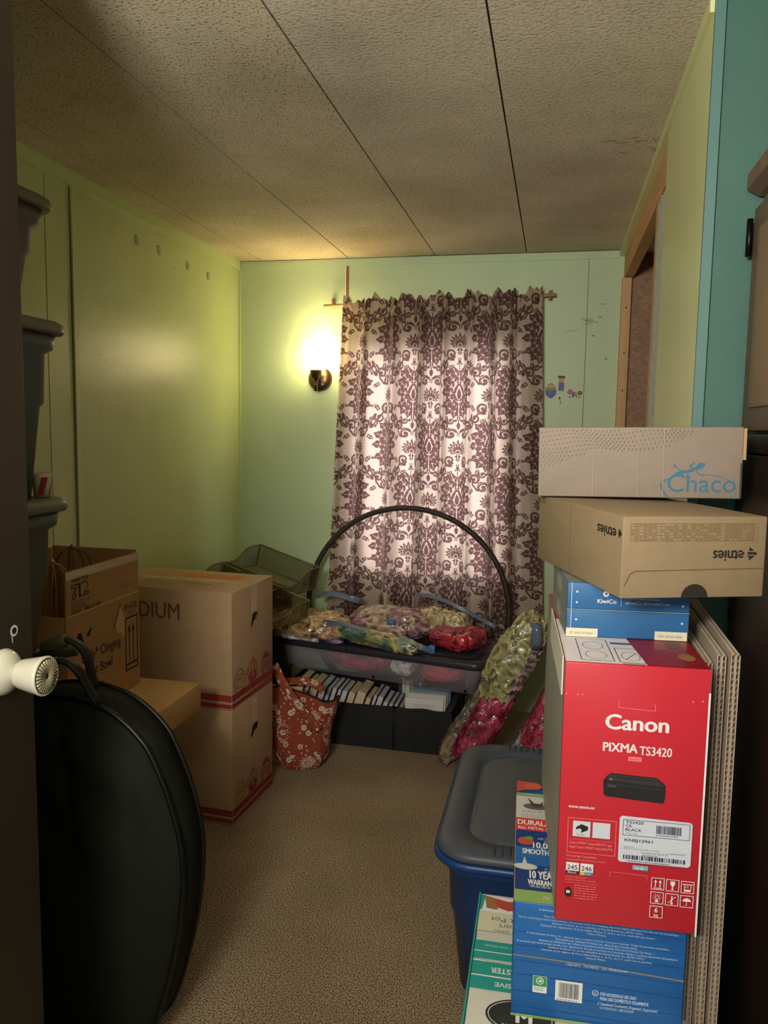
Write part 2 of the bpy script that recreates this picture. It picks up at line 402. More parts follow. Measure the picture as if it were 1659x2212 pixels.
# teal partition that faces the doorway
mb = MB(); mb.box(XR+0.012, 1.3, YF-0.005, YF+0.05, 0, ZC+0.02, M_teal)
mb.box(XR, XR+0.018, YF-0.012, YF-0.0005, 0, ZC+0.02, M_tealt); mb.box(XR+0.018, XR+0.0205, YF-0.0065, YF-0.005, 0, ZC, mat('teal_gap',(22,58,50),0.9))
struct('wall_partition', mb)
# right wall of the entry side and the hallway shell behind the camera
M_hall = mat('hall_paint', (150,178,160), 0.7)
mb = MB(); mb.box(1.25, 1.33, -2.6, YF, 0, ZC+0.02, M_teal); struct('wall_entry_right', mb)
mb = MB(); mb.box(XL, -0.815, 0.16, 0.26, 0, ZC, M_hall); mb.box(0.42, 1.25, 0.16, 0.26, 0, ZC, M_hall); mb.box(-0.815,0.42,0.16,0.26,2.05,ZC,M_hall); struct('wall_doorway', mb)
mb = MB(); mb.box(-1.6, 1.3, -2.65, -2.55, 0, ZC, M_hall); struct('wall_hall', mb)

# window behind the curtain
wf = mat('white_window_frame', (220,222,220), 0.4)
mb = MB(); t = 0.035
mb.box(WX0, WX1, YB+0.02, YB+0.06, WZ0, WZ0+t, wf); mb.box(WX0, WX1, YB+0.02, YB+0.06, WZ1-t, WZ1, wf)
mb.box(WX0, WX0+t, YB+0.02, YB+0.06, WZ0+t, WZ1-t, wf); mb.box(WX1-t, WX1, YB+0.02, YB+0.06, WZ0+t, WZ1-t, wf)
mb.box((WX0+WX1)/2-0.015, (WX0+WX1)/2+0.015, YB+0.025, YB+0.055, WZ0+t, WZ1-t, wf)
wo = struct('window_1', mb)
mb = MB(); mb.box(WX0+t, WX1-t, YB+0.038, YB+0.042, WZ0+t, WZ1-t, mat('window_glass',(240,245,245),0.02,trans=1.0)); mb.build('glass', wo)

# open dark door on the left with its glass-faced knob
M_door = mat('dark_brown_door', (60,51,38), 0.55, var=0.12, vscale=5, stretch=(1,1,0.2))
mb = MB(); mb.bbox(-0.80, -0.76, 0.265, 1.024, 0.012, 2.03, M_door, 0.002)
F = Face(mb, (-0.76,0,0), (0,1,0), (0,0,1)); hl = ink('paint_ring',(205,210,214)); bk = ink('black',(10,10,10))
F.ell(0.983,0.999,.0085,.0085,hl,20); F.up(); F.ell(0.9835,0.999,.005,.005,bk,16)
F.line([(0.978,0.993),(0.979,0.982)], .002, hl)
do = struct('door_1', mb)
knobm = mat('ivory_knob', (200,198,180), 0.22, spec=0.6, coat=0.4); brass = mat('old_brass',(170,140,90),0.3,metal=0.9)
mx = Matrix.Translation((-0.76, 0.954, 0.946)) @ Matrix.Rotation(R(90),4,'Y')
mb = MB(); mb.lathe([(0.001,0.0),(0.033,0.0),(0.034,0.004),(0.031,0.011),(0.024,0.018),(0.015,0.022),(0.0001,0.024)], knobm, 32, mx); mb.build('rosette', do)
mb = MB(); mb.lathe([(0.0001,0.018),(0.013,0.018),(0.013,0.026),(0.019,0.029),(0.0215,0.036),(0.0275,0.066),(0.0285,0.071),(0.0265,0.0735),(0.0250,0.0722)], knobm, 36, mx)
petal = mat('cut_glass_face', (150,144,116), 0.25, spec=0.8, coat=0.6)
pd = mat('cut_glass_groove', (84,78,56), 0.4)
mb.lathe([(0.0252,0.0715),(0.0001,0.0715)], pd, 36, mx)
for k in range(26):
    a = 2*math.pi*k/26
    p0 = mx @ Vector((0.004*math.cos(a),0.004*math.sin(a),0.0735)); p1 = mx @ Vector((0.0235*math.cos(a),0.0235*math.sin(a),0.0728))
    mb.tube([p0,(p0+p1)/2+Vector((.0006,0,0)),p1],[0.0006,0.0015,0.0022],petal,6)
mb.build('knob', do)

# ================================================================ CURTAIN
def raster(Wm, Hm, res, wrap=True):
    """small painter for woven patterns: returns array and drawing functions (units metres, tiling)"""
    nx, ny = int(Wm/res), int(Hm/res); A = np.zeros((ny, nx), np.float32)
    def region(cx, cy, rad):
        x0 = int(math.floor((cx-rad)/res)); x1 = int(math.ceil((cx+rad)/res)); y0 = int(math.floor((cy-rad)/res)); y1 = int(math.ceil((cy+rad)/res))
        X, Y = np.meshgrid(np.arange(x0, x1+1), np.arange(y0, y1+1)); return X, Y
    def put(X, Y, msk, val):
        xi = X[msk] % nx; yi = Y[msk] % ny; A[yi, xi] = val
    def leaf(x, y, ang, L, wd, val=1.0, ser=0.22, vein=True, bend=0.0, n=4):
        ca, sa = math.cos(ang), math.sin(ang)
        X, Y = region(x+ca*L/2, y+sa*L/2, L*0.75+wd)
        dx = X*res-x; dy = Y*res-y; t = (dx*ca+dy*sa)/L; q = (-dx*sa+dy*ca)
        q = q-bend*L*np.sin(np.clip(t,0,1)*math.pi)
        tc = np.clip(t, 0, 1); hw = wd*np.sin(math.pi*tc**0.75)**0.7*(1+ser*np.sin(2*math.pi*n*tc))
        inside = (t > 0) & (t < 1) & (np.abs(q) < hw)
        put(X, Y, inside, val)
        if vein:
            v = inside & (np.abs(q) < 0.0011+0.0*t) & (t < 0.85)
            v2 = inside & (np.abs(((t*n*1.0-np.abs(q)/wd*0.5) % 1)-0.5) < 0.07) & (np.abs(q) < hw*0.7) & (t < 0.8)
            put(X, Y, v | v2, 1-val)
    def disc(x, y, r, val=1.0, r0=0.0):
        X, Y = region(x, y, r); d = np.hypot(X*res-x, Y*res-y); put(X, Y, (d < r) & (d >= r0), val)
    def stroke(pts, w0, w1, val=1.0):
        for i in range(len(pts)-1):
            (a, b), (c, d) = pts[i], pts[i+1]; L = math.hypot(c-a, d-b); k = max(1, int(L/(res*0.8)))
            for j in range(k):
                f = (i+j/k)/(len(pts)-1); r = w0+(w1-w0)*f; disc(a+(c-a)*j/k, b+(d-b)*j/k, max(r, res*0.5), val)
    return A, leaf, disc, stroke
def spiral(cx, cy, r0, r1, a0, turns, n=26):
    return [(cx+(r0+(r1-r0)*i/n)*math.cos(a0+turns*2*math.pi*i/n), cy+(r0+(r1-r0)*i/n)*math.sin(a0+turns*2*math.pi*i/n)) for i in range(n+1)]

TW, TH = 0.37, 0.475
def damask():
    A, leaf, disc, stroke = raster(TW, TH, 0.001)
    P = math.pi
    def medallion(cx, cy):
        for s in (-1, 1):
            an = lambda a: (a if s > 0 else P-a)
            leaf(cx+s*.006, cy-.022, an(-P*.43), .074, .016, n=3)
            leaf(cx+s*.012, cy-.015, an(-P*.30), .078, .019, n=3)
            leaf(cx+s*.016, cy-.004, an(-P*.16), .078, .020, n=3, bend=-.05*s)
            leaf(cx+s*.018, cy+.016, an(P*.02), .076, .021, n=3, bend=.06*s)
            leaf(cx+s*.020, cy+.040, an(P*.15), .076, .022, n=3, bend=.06*s)
            leaf(cx+s*.016, cy+.066, an(P*.27), .074, .019, n=3, bend=.05*s)
            leaf(cx+s*.008, cy+.090, an(P*.37), .052, .012, n=2)
            stroke([(cx+s*.003, cy-.02), (cx+s*.022, cy+.002), (cx+s*.024, cy+.040), (cx+s*.006, cy+.075)], .0016, .001, 0)
            stroke([(cx+s*.004, cy+.115), (cx+s*.014, cy+.128), (cx+s*.022, cy+.134)], .0018, .0014)
            disc(cx+s*.027, cy+.138, .0070); disc(cx+s*.027, cy+.138, .003, 0)
            disc(cx+s*.088, cy-.040, .006); disc(cx+s*.088, cy-.040, .002, 0)
            disc(cx+s*.012, cy-.103, .0060)
        leaf(cx, cy-.018, P*.5, .084, .024, ser=0, n=2); leaf(cx, cy-.010, P*.5, .058, .013, 0.0, 0, False); leaf(cx, cy-.008, P*.5, .048, .009, 1.0, 0, False)
        leaf(cx, cy+.060, P*.5, .060, .012, ser=.3, n=3)
        leaf(cx, cy-.020, -P*.5, .098, .008, ser=.35, n=3); leaf(cx, cy-.112, -P*.5, .032, .0075, ser=0, vein=False)
        stroke([(cx, cy+.112), (cx, cy+.156)], .002, .0014); disc(cx, cy+.160, .005); disc(cx-.008, cy+.148, .004); disc(cx+.008, cy+.148, .004)
    def flower(cx, cy):
        for a, l in ((.5,.052),(.36,.050),(.64,.050),(.24,.048),(.76,.048),(.12,.046),(.88,.046),(.0,.042),(1.0,.042),(-.13,.034),(1.13,.034)):
            leaf(cx, cy, P*a, l, .0070, ser=.08, vein=False)
            leaf(cx+.012*math.cos(P*a), cy+.012*math.sin(P*a), P*a, l*.55, .0016, 0.0, 0, False)
        leaf(cx, cy-.008, -P*.5, .042, .009, ser=.4, n=3)
        disc(cx, cy-.004, .010, 0); disc(cx, cy-.004, .007)
    def curl(x, y, r, a0, sg, w0):
        stroke(spiral(x, y, r*1.15, r*.2, a0, sg*1.35, 40), w0*.82, w0*.38)
        disc(x, y, w0*.7)
        stroke(spiral(x, y, r*1.12, r*.5, a0+.4*sg, sg*.7, 24), .0007, .0007, 0)
    def scrolls(cx, cy):
        for s in (-1, 1):
            an = lambda a: (a if s > 0 else P-a)
            X = lambda v: cx+s*v*1.12
            # outer stem swinging round the neighbouring medallion, fat comma-shaped scrolls on it
            stroke([(X(.018),cy-.058),(X(.045),cy-.070),(X(.066),cy-.100),(X(.072),cy-.135)], .0042, .0030)
            stroke([(X(.020),cy+.062),(X(.046),cy+.060),(X(.062),cy+.085),(X(.068),cy+.120)], .0042, .0030)
            curl(X(.030), cy-.046, .021, an(-P*.6), s, .0075)
            curl(X(.058), cy-.092, .019, an(P*.2), -s, .0070)
            curl(X(.026), cy+.072, .020, an(P*.8), -s, .0075)
            curl(X(.056), cy+.108, .021, an(-P*.1), s, .0080)
            curl(X(.030), cy-.128, .012, an(P*.1), s, .0055)
            curl(X(.028), cy+.132, .013, an(P*.1), -s, .0055)
            for (x, y, a, l, w_) in ((.060,-.060,.30,.036,.009),(.066,-.112,-.30,.034,.009),(.040,-.100,-.85,.030,.008),(.062,.064,-.20,.034,.009),(.070,.120,.35,.036,.009),(.044,.085,.85,.028,.008),(.050,.130,.6,.028,.008),(.046,-.150,-.45,.026,.007)):
                leaf(X(x), cy+y, an(P*a), l, w_, ser=.2, n=2)
        leaf(cx, cy-.060, -P*.5, .034, .006, ser=.3, n=2)
        leaf(cx, cy+.062, P*.5, .026, .006, ser=.3, n=2)
    scrolls(0, .2375); scrolls(TW/2, .2375+TH/2)
    medallion(0, 0); medallion(TW/2, TH/2)
    flower(0, .235); flower(TW/2, .235+TH/2)
    return A
DM = damask()
def blur(A):
    B = A*4
    for dy, dx, k in ((0,1,2),(0,-1,2),(1,0,2),(-1,0,2),(1,1,1),(1,-1,1),(-1,1,1),(-1,-1,1)): B = B+k*np.roll(np.roll(A,dy,0),dx,1)
    return B/16
DMB = blur(DM)
def sample(A, u, v, res):
    ny, nx = A.shape; x = u/res; y = v/res; x0 = np.floor(x).astype(int); y0 = np.floor(y).astype(int); fx = x-x0; fy = y-y0
    g = lambda yy, xx: A[yy % ny, xx % nx]
    return (g(y0,x0)*(1-fx)+g(y0,x0+1)*fx)*(1-fy)+(g(y0+1,x0)*(1-fx)+g(y0+1,x0+1)*fx)*fy

def np_grid_object(name, P, material, attr=None, parent=None, col=None, thick=0.0):
    ny, nx, _ = P.shape; me = bpy.data.meshes.new(name)
    idx = np.arange(nx*ny).reshape(ny, nx)
    q = np.stack([idx[:-1,:-1], idx[:-1,1:], idx[1:,1:], idx[1:,:-1]], -1).reshape(-1, 4)
    me.vertices.add(nx*ny); me.vertices.foreach_set('co', P.reshape(-1).astype(np.float32))
    me.loops.add(q.size); me.loops.foreach_set('vertex_index', q.reshape(-1).astype(np.int32))
    me.polygons.add(len(q)); me.polygons.foreach_set('loop_start', np.arange(0, q.size, 4, dtype=np.int32))
    me.polygons.foreach_set('use_smooth', np.ones(len(q), bool))
    me.materials.append(material); me.update(calc_edges=True)
    if attr is not None:
        a = me.attributes.new('pat', 'FLOAT', 'POINT'); a.data.foreach_set('value', attr.reshape(-1).astype(np.float32))
    if col is not None:
        a = me.attributes.new('Col', 'FLOAT_COLOR', 'POINT'); c4 = np.ones((nx*ny, 4), np.float32); c4[:, :3] = col.reshape(-1, 3); a.data.foreach_set('color', c4.reshape(-1))
    o = bpy.data.objects.new(name, me); COL.objects.link(o)
    if parent: o.parent = parent
    if thick:
        so = o.modifiers.new('thickness', 'SOLIDIFY'); so.thickness = thick; so.offset = 0
    return o

M_curt = attr_mat('damask_curtain_fabric', (188,168,150), (98,70,66), 0.75, translucent=0.36, bump=0.25)
nu, nv = 760, 760
U = np.linspace(0, 1, nu)[None, :]; V = np.linspace(0, 1, nv)[:, None]     # V: 0 top, 1 bottom
ph = 2*np.pi*(8.2*U+0.10*np.sin(2*np.pi*2.3*U)+0.12*np.sin(2*np.pi*1.1*U+1.0))
ampu = np.where(U < 0.80, 1.0, np.clip(1-(U-0.80)/0.14, 0.22, 1))*np.clip(U/0.08, 0.35, 1)
topf = np.exp(-V*9)
amp = (0.028+0.005*V)*ampu*(1+0.35*np.sin(2*np.pi*(1.7*U+0.6)+1.5*V))
prof = np.sin(ph+0.55*np.sin(1.6*V+9*U))
prof = 1-2*np.abs(np.sin(ph/2+0.25*np.sin(1.6*V+9*U)))**1.25 if False else (prof-0.28*np.cos(2*ph+1.1*np.sin(1.6*V+9*U)))*0.9
Yc = 3.526-amp*prof-0.004*topf*np.sin(2*np.pi*31*U+3*np.sin(20*U))
xt = -0.965+0.890*U; xb = -1.030+1.010*U
Xc = xt*(1-V)+xb*V+0.009*np.cos(ph)*ampu
ruff = 0.012*np.sin(2*np.pi*6.3*U+0.8)+0.010*np.sin(2*np.pi*13.1*U)+0.008*np.sin(2*np.pi*29*U+1)
ztop = 1.878+0.028*U+ruff; zbot = 0.36
Zc = ztop*(1-V)+zbot*V
head = np.clip(1-V/0.03, 0, 1)
Yc = Yc+head*0.010*np.sin(2*np.pi*21*U)-np.exp(-((V-0.020)/0.008)**2)*-0.006
Yc = np.minimum(Yc, 3.543+0.046*np.clip((V-0.035)/0.06, 0, 1))
Pc = np.stack([Xc+0*V, Yc, Zc+0*U], -1)
mid = Pc[nv//2]; seg = np.hypot(np.diff(mid[:, 0]), np.diff(mid[:, 1])*1.45); S_ = np.concatenate([[0], np.cumsum(seg)])
S_ = S_/S_[-1]*1.42
pat = sample(DMB, S_[None, :]+0*V+0.055, Zc+0*U+0.215, 0.001)
ct = np_grid_object('curtain', Pc, M_curt, attr=pat)
tag(ct, 'beige curtain with dark purple damask scrollwork, gathered over the window in the back wall', 'curtain')
rodm = mat('wooden_curtain_rod', (186,150,104), 0.55)
mb = MB(); mb.tube([(-1.062,3.556,1.856),(-0.02,3.556,1.888)], 0.0085, rodm, 12)
tag(rd := mb.build('curtain_rod'), 'thin wooden rod holding up the damask curtain', 'curtain rod')
brk = mat('brown_bracket', (150,108,74), 0.6)
for (x, z) in ((-1.030,1.878),(-0.043,1.895)):
    mb = MB(); mb.bbox(x-.008,x+.008,3.596,3.6055,z-.024,z+.020,brk,0.001); mb.bbox(x-.004,x+.004,3.55,3.597,z-.024,z-.016,brk,0.001); mb.build('bracket', rd)

# ================================================================ WALL LAMP
bronze = mat('brushed_bronze', (112,88,62), 0.32, metal=0.9)
lamp = empty('wall_sconce', (-1.093, YB, 1.53)); tag(lamp, 'lit wall lamp with a frosted white glass shade on a round bronze plate', 'wall lamp')
my = Matrix.Rotation(R(90), 4, 'X')
mb = MB(); mb.lathe([(0.0001,0.022),(0.03,0.021),(0.048,0.014),(0.056,0.006),(0.058,0.0008)], bronze, 40, my)
mb.lathe([(0.0001,0.027),(0.004,0.026),(0.005,0.021)], mat('chrome_screw',(210,205,195),0.2,metal=1.0), 12, Matrix.Translation((0.018,0,-0.028)) @ my)
mb.build('backplate', lamp)
mb = MB(); mb.tube([(0.0,-0.018,0.0),(0.005,-0.05,0.0),(0.008,-0.09,0.0)], 0.010, bronze, 12)
mb.tube([(0.008,-0.095,-0.062),(0.008,-0.095,0.0)], [0.009,0.011], bronze, 12)
mb.lathe([(0.0001,-0.002),(0.024,-0.002),(0.027,0.030),(0.030,0.034),(0.0001,0.034)], bronze, 28, Matrix.Translation((0.008,-0.095,0.0)))
mb.build('arm', lamp)
glass = mat('lit_frosted_glass', (255,245,225), 0.5, emit=(255,226,170), estr=17.0)
mb = MB(); mb.lathe([(0.0001,0.034),(0.040,0.035),(0.050,0.040),(0.0525,0.052),(0.061,0.166),(0.0585,0.167),(0.0500,0.054),(0.0001,0.046)], glass, 40, Matrix.Translation((0.008,-0.095,0.0)))
mb.build('glass_shade', lamp)
# ================================================================ STICKERS on the back wall
def sticker(name, label, cx, cz, draw):
    mb = MB(); F = Face(mb, (0,0,0), (1,0,0), (0,0,1), eps=0.0003); draw(F); o = mb.build(name, loc=(cx, YB-0.0008, cz)); tag(o, label, 'sticker', 'small stickers on the back wall'); return o
ik = {k: ink('st_'+k, c) for k, c in dict(white=(214,216,206),orange=(196,140,100),yellow=(188,180,110),green=(124,160,110),blue=(104,118,160),violet=(112,94,144),navy=(52,56,88),grey=(88,84,86),tan=(196,164,112),pink=(190,120,124)).items()}
def egg(F):
    def pr(s): return [(s*0.026*math.cos(t)*(1-0.12*math.sin(t)), s*0.036*math.sin(t)) for t in [2*math.pi*i/28 for i in range(28)]]
    F.poly(pr(1.08), ik['white']); F.up()
    cols = ['violet','blue','blue','green','yellow','orange']; p = pr(0.95)
    for i, c in enumerate(cols):
        z0 = -0.034+i*0.0115; z1 = z0+0.0115; w0 = 0.0247*math.sqrt(max(0,1-((z0)/0.0345)**2)); w1 = 0.0247*math.sqrt(max(0,1-(z1/0.0345)**2))
        F.poly([(-w0,z0),(w0,z0),(w1,z1),(-w1,z1)], ik[c])
sticker('sticker', 'egg shaped rainbow striped sticker on the wall right of the curtain', -0.027, 1.481, egg)
def fig(F):
    F.poly([(-.011,-.032),(-.002,-.034),(0,-.024),(.003,-.034),(.011,-.032),(.013,-.010),(.012,.004),(-.010,.006),(-.012,-.012)], ik['blue']); F.up()
    F.ell(0,.016,.013,.011,ik['tan'],16); F.up(); F.poly([(-.016,.024),(.015,.022),(.017,.032),(-.014,.035)], ik['grey'])
sticker('sticker', 'tall sticker with a blue lower half and dark cap, above the others', 0.017, 1.512, fig)
def blob(F):
    F.ell(-.018,.006,.013,.012,ik['pink'],14); F.poly([(-.012,-.014),(.010,-.012),(.012,.004),(-.006,.006)], ik['blue']); F.up(); F.ell(.010,-.003,.008,.009,ik['tan'],12); F.ell(.024,.002,.009,.009,ik['navy'],12); F.up(); F.ell(.022,.002,.005,.005,ik['pink'],10)
    for x in (-.022,-.008,.008,.020): F.rect(x,-.020,.004,.008,ik['grey'])
sticker('sticker', 'wide pink and navy sticker nearest to the closet opening', 0.075, 1.469, blob)
def bits(F):
    F.ell(0,.008,.004,.006,ik['grey'],10); F.ell(.003,-.004,.003,.005,ik['tan'],10); F.ell(-.004,-.003,.002,.004,ik['white'],10); F.ell(.004,-.014,.003,.003,ik['grey'],10)
sticker('sticker', 'tiny half peeled grey sticker below the other three', 0.012, 1.440, bits)

# ================================================================ CARDBOARD
M_card = mat('cardboard', (172,128,84), 0.75, bump=0.12, bscale=120, var=0.06, vscale=12, stretch=(1,1,0.3))
M_carde = mat('cardboard_edge', (150,108,66), 0.85)
M_cards = mat('smooth_cardboard', (180,150,116), 0.7, var=0.04, vscale=20)
M_cardy = mat('tan_cardboard', (190,164,116), 0.7, var=0.04, vscale=20)
tape = mat('clear_tape', (206,180,150), 0.22, coat=0.6)
i_red = ink('box_red', (150,46,44)); i_or = ink('box_orange', (206,104,60)); i_brn = ink('box_brown', (120,78,52)); i_blk = ink('print_black', (34,26,22)); i_wht = ink('print_white', (226,226,224))
i_blu = ink('print_blue', (56,104,140)); i_gry = ink('print_grey', (120,112,106)); i_hole = ink('dark_hole', (10,8,6), 1.0)

def moving_box(z, label, upper):
    w_, d, h = 0.49, 0.322, 0.386
    mb = MB(); mb.bbox(0,w_,0,d,0,h,M_cards,0.002); f = faces(mb,w_,d,h)
    for F, L in ((f['front'], w_), (f['right'], d)):
        F.rect(0.001, 0.028, L-0.002, 0.022, i_red); F.rect(0.001, 0.006, L-0.002, 0.014, i_red)
    F = f['right']; F.up()
    # icons above the band: open box, fragile bell, house
    for k, cx in enumerate((0.055, 0.155, 0.262)):
        cz = 0.083; F.arc(cx, cz, .036, .040, 0, 360, .0035, i_red, 24)
        if k == 0:
            F.line([(cx-.02,cz-.02),(cx+.012,cz-.022),(cx+.014,cz+.006),(cx-.018,cz+.008)], .003, i_red, True); F.line([(cx-.018,cz+.008),(cx-.006,cz+.02),(cx+.024,cz+.018),(cx+.014,cz+.006)], .003, i_red, True)
        elif k == 1:
            F.ell(cx,cz-.010,.030,.022,i_red); F.up(); F.rect(cx-.008,cz-.012,.016,.022,M_cards); F.line([(cx-.012,cz+.012),(cx-.008,cz+.046),(cx+.010,cz+.050),(cx+.012,cz+.012)],.004,i_red); F.up(); F.text('H',cx,cz-.008,.024,i_red,align='c')
            F.arc(cx-.04,cz+.012,.010,.010,0,300,.003,i_red,10)
        else:
            F.poly([(cx-.026,cz+.022),(cx,cz+.044),(cx+.026,cz+.022)], i_red)
            F.line([(cx-.026,cz-.03),(cx-.026,cz+.022),(cx+.026,cz+.022),(cx+.026,cz-.03)], .003, i_red)
            for a in range(3):
                for b in range(3): F.rect(cx-.014+a*.011,cz-.018+b*.011,.007,.007,i_red)
    # hand hole, kidney shaped
    F.up(3); hx, hz = .165, .268
    F.poly([(hx-.026,hz-.022),(hx-.018,hz-.024),(hx-.004,hz-.006),(hx+.020,hz-.004),(hx+.027,hz+.006),(hx+.024,hz+.018),(hx-.002,hz+.020),(hx-.016,hz+.010)], i_hole)
    F.up(); F.poly([(hx+.004,hz-.003),(hx+.022,hz-.001),(hx+.026,hz+.006),(hx+.023,hz+.014),(hx+.012,hz+.008)], ink('paper_inside',(120,110,98)) if upper else i_hole)
    F.rect(.138,h-.095,.050,.094,tape)
    if upper:
        f['front'].text('MEDIUM', w_-.186-.232, .286, .075, i_brn, bold=.016, w_=.232)
        T = f['top']; T.rect(.002,d/2-.012,w_-.01,.024,tape); T.up()
        T.rect(.20,.205,.21,.062,i_or); T.up(); T.text('HEAVY ITEMS',.225,.236,.024,M_cardy,bold=.02); T.text('FRAGILE KEEP DRY',.215,.212,.019,M_cardy,bold=.01)
        T.frame(.04,.205,.15,.062,.002,i_or); T.line([(.06,.236),(.1,.26),(.14,.25),(.14,.22),(.1,.21)],.002,i_or,True)
        T.frame(.10,.025,.30,.100,.002,i_brn); T.text('ROOM AND CONTENTS',.12,.092,.022,i_brn)
        T.lines(.12,.075,.16,3,.018,.006,i_brn); T.line([(.30,.03),(.30,.12)],.002,i_brn); T.lines(.31,.10,.07,5,.016,.005,i_brn)
        T.rect(.0,.09,.05,.03,i_or)
    o = mb.build('moving_box', loc=(-0.986-w_*math.cos(R(3.5))+0.002, 2.297+w_*math.sin(R(3.5)), z), rz=R(-3.5)); tag(o, label, 'cardboard box', 'two printed moving boxes stacked by the left wall'); return o
moving_box(0.001, 'brown moving box with red stripes standing on the carpet, under another like it', False)
moving_box(0.388, 'brown medium size moving box with red stripes and a taped top, the upper of two', True)

# flat brown carton and the carton that hides below it
mb = MB(); mb.bbox(0,0.42,0,0.40,0,0.494,M_card,0.003); o = mb.build('storage_carton', loc=(-1.49,1.66,0.001)); tag(o,'plain brown carton under the flat box, mostly hidden by the black round bag','cardboard box')
mb = MB(); mb.bbox(0,0.50,0,0.40,0,0.076,mat('kraft_box',(186,146,92),0.75,var=0.05,vscale=30),0.002)
tag(mb.build('flat_box', loc=(-1.462,1.625,0.495)), 'low flat plain brown box below the open toilet cleaner carton', 'cardboard box')

# open carton with raised flaps and printed side
ob = empty('open_carton', (-1.40, 1.645, 0.573)); tag(ob, 'open cardboard toilet bowl cleaner carton with raised flaps and a torn printed side', 'cardboard box')
w_, d, h, t = 0.272, 0.338, 0.262, 0.004
mb = MB(); mb.box(0,w_,0,d,0,t,M_card); mb.box(0,t,0,d,t,h,M_card); mb.box(w_-t,w_,0,d,t,h,M_card); mb.box(t,w_-t,0,t,t,h,M_card); mb.box(t,w_-t,d-t,d,t,h,M_card)
F = Face(mb,(w_,0,0),(0,1,0),(0,0,1))
F.frame(.262,.052,.066,.150,.005,i_blk); F.rect(.268,.066,.054,.007,i_blk)
for x in (.283,.304):
    F.rect(x-.0022,.078,.0045,.085,i_blk); F.poly([(x-.008,.160),(x+.008,.160),(x,.182)],i_blk)
F.text('Daily* Clinging',.060,.135,.036,i_blk,bold=.012,w_=.178); F.text('Toilet Bowl',.060,.092,.036,i_blk,bold=.012,w_=.136); F.text('Cleaner',.060,.046,.036,i_blk,bold=.012,w_=.095)
F.poly([(.028,.172),(.060,.172),(.062,.186),(.070,.188),(.058,.214),(.046,.214),(.034,.196)],i_blk); F.up(); F.text('Quick',.030,.180,.014,M_card)
F.poly([(.082,.200),(.092,.196),(.108,.216),(.094,.212)],i_blk); F.text('814578.',.262,.222,.026,i_blk,bold=.015,w_=.066); F.text('CASE 12',.275,.209,.010,i_blk)
torn = mat('torn_kraft',(206,168,118),0.9); F.poly([(.215,.200),(.228,.218),(.236,.246),(.244,.228),(.262,.205),(.258,.15),(.240,.168),(.222,.172)],torn); F.line([(.205,.190),(.222,.214),(.240,.248)],.004,ink('crease',(84,56,30)))
mb.build('body', ob)
fh = 0.112
mb = MB(); mb.box(w_-t,w_,0.002,d-.002,h+.001,h+fh,M_card)
F = Face(mb,(w_,0,h),(0,1,0),(0,0,1)); F.rect(.003,fh-.022,d-.008,.021,tape); F.rect(0.002,0.0,d-.004,.004,ink('card_light',(206,170,120)))
F.up(); F.text('TRANSIT TESTED',.022,.083,.013,i_blk,bold=.02,w_=.075)
for pts in ([(.022,.076),(.052,.076),(.034,.050),(.044,.050),(.034,.040),(.024,.048),(.040,.068),(.022,.070)],[(.060,.044),(.060,.076),(.066,.076),(.084,.078),(.094,.066),(.074,.050),(.096,.050),(.096,.044)]):
    F.line(pts,.0028,i_blk,True)
F.rect(.054,.040,.004,.036,i_blk); F.frame(.022,.016,.074,.019,.0012,i_blk); F.lines(.026,.028,.062,3,.004,.0024,i_blk)
F.text('SGS/FDS - 1-888-352-2248',.020,.004,.0135,i_blk,bold=.01,w_=.125); F.lines(.23,.036,.085,2,.008,.005,i_gry)
mb.build('flap', ob)
mb = MB(); mb.box(0.004,w_-.006,d-t,d,h+.001,h+fh+.006,M_card); mb.build('flap', ob)
mb = MB(); mb.box(0,t,0.002,d-.006,h+.001,h+fh,M_card); mb.build('flap', ob)
mb = MB()
mb.add([(0.004,-.001,h),(w_-.004,-.001,h),(w_-.004,-.030,h-.09),(0.004,-.030,h-.09),(0.004,.002,h+.002),(w_-.004,.002,h+.002),(w_-.004,-.026,h-.09),(0.004,-.026,h-.09)],[(0,1,2,3),(7,6,5,4),(0,4,5,1),(3,2,6,7),(1,5,6,2),(0,3,7,4)],M_card); mb.build('flap', ob)

# wire ornaments standing in the open carton
wire = mat('antique_wire', (120,104,74), 0.4, metal=0.6); wireg = mat('old_gold_wire', (196,156,84), 0.4, metal=0.6)
def wire_crown(x, y, z0, r, hh, m, label):
    e = empty('wire_ornament', (x, y, z0)); tag(e, label, 'ornament', 'wire ornaments in the open carton')
    mb = MB()
    for k in range(8):
        a = math.pi*2*k/8; pts = []
        for i in range(13):
            tt = i/12; rr = r*(1.0+.12*math.sin(tt*math.pi))*math.cos(tt*math.pi/2)**0.6 if i < 12 else 0.001; pts.append((rr*math.cos(a), rr*math.sin(a), hh*(0.25+0.70*math.sin(tt*math.pi/2))))
        pts = [(r*math.cos(a), r*math.sin(a), 0.0)]+pts; mb.tube(pts, 0.0016, m, 5)
    for z, k in ((0.0,1.0),(hh*.25,1.0)): mb.tube([(r*k*math.cos(t),r*k*math.sin(t),z) for t in [2*math.pi*i/28 for i in range(28)]], 0.0022, m, 6, closed=True)
    mb.build('wire_cage', e)
    mb = MB(); mb.lathe([(0.0001,0),(.006,.002),(.008,.008),(.004,.014),(.0001,.017)], m, 12, Matrix.Translation((0,0,hh*.94))); mb.build('finial', e)
    return e
wire_crown(-1.262, 1.875, 0.700, 0.058, 0.278, wire, 'round wire cage ornament with a finial sticking out of the open carton')
wire_crown(-1.225, 1.735, 0.700, 0.048, 0.262, wireg, 'gold wire ornament in the open carton, partly behind the grey bins')

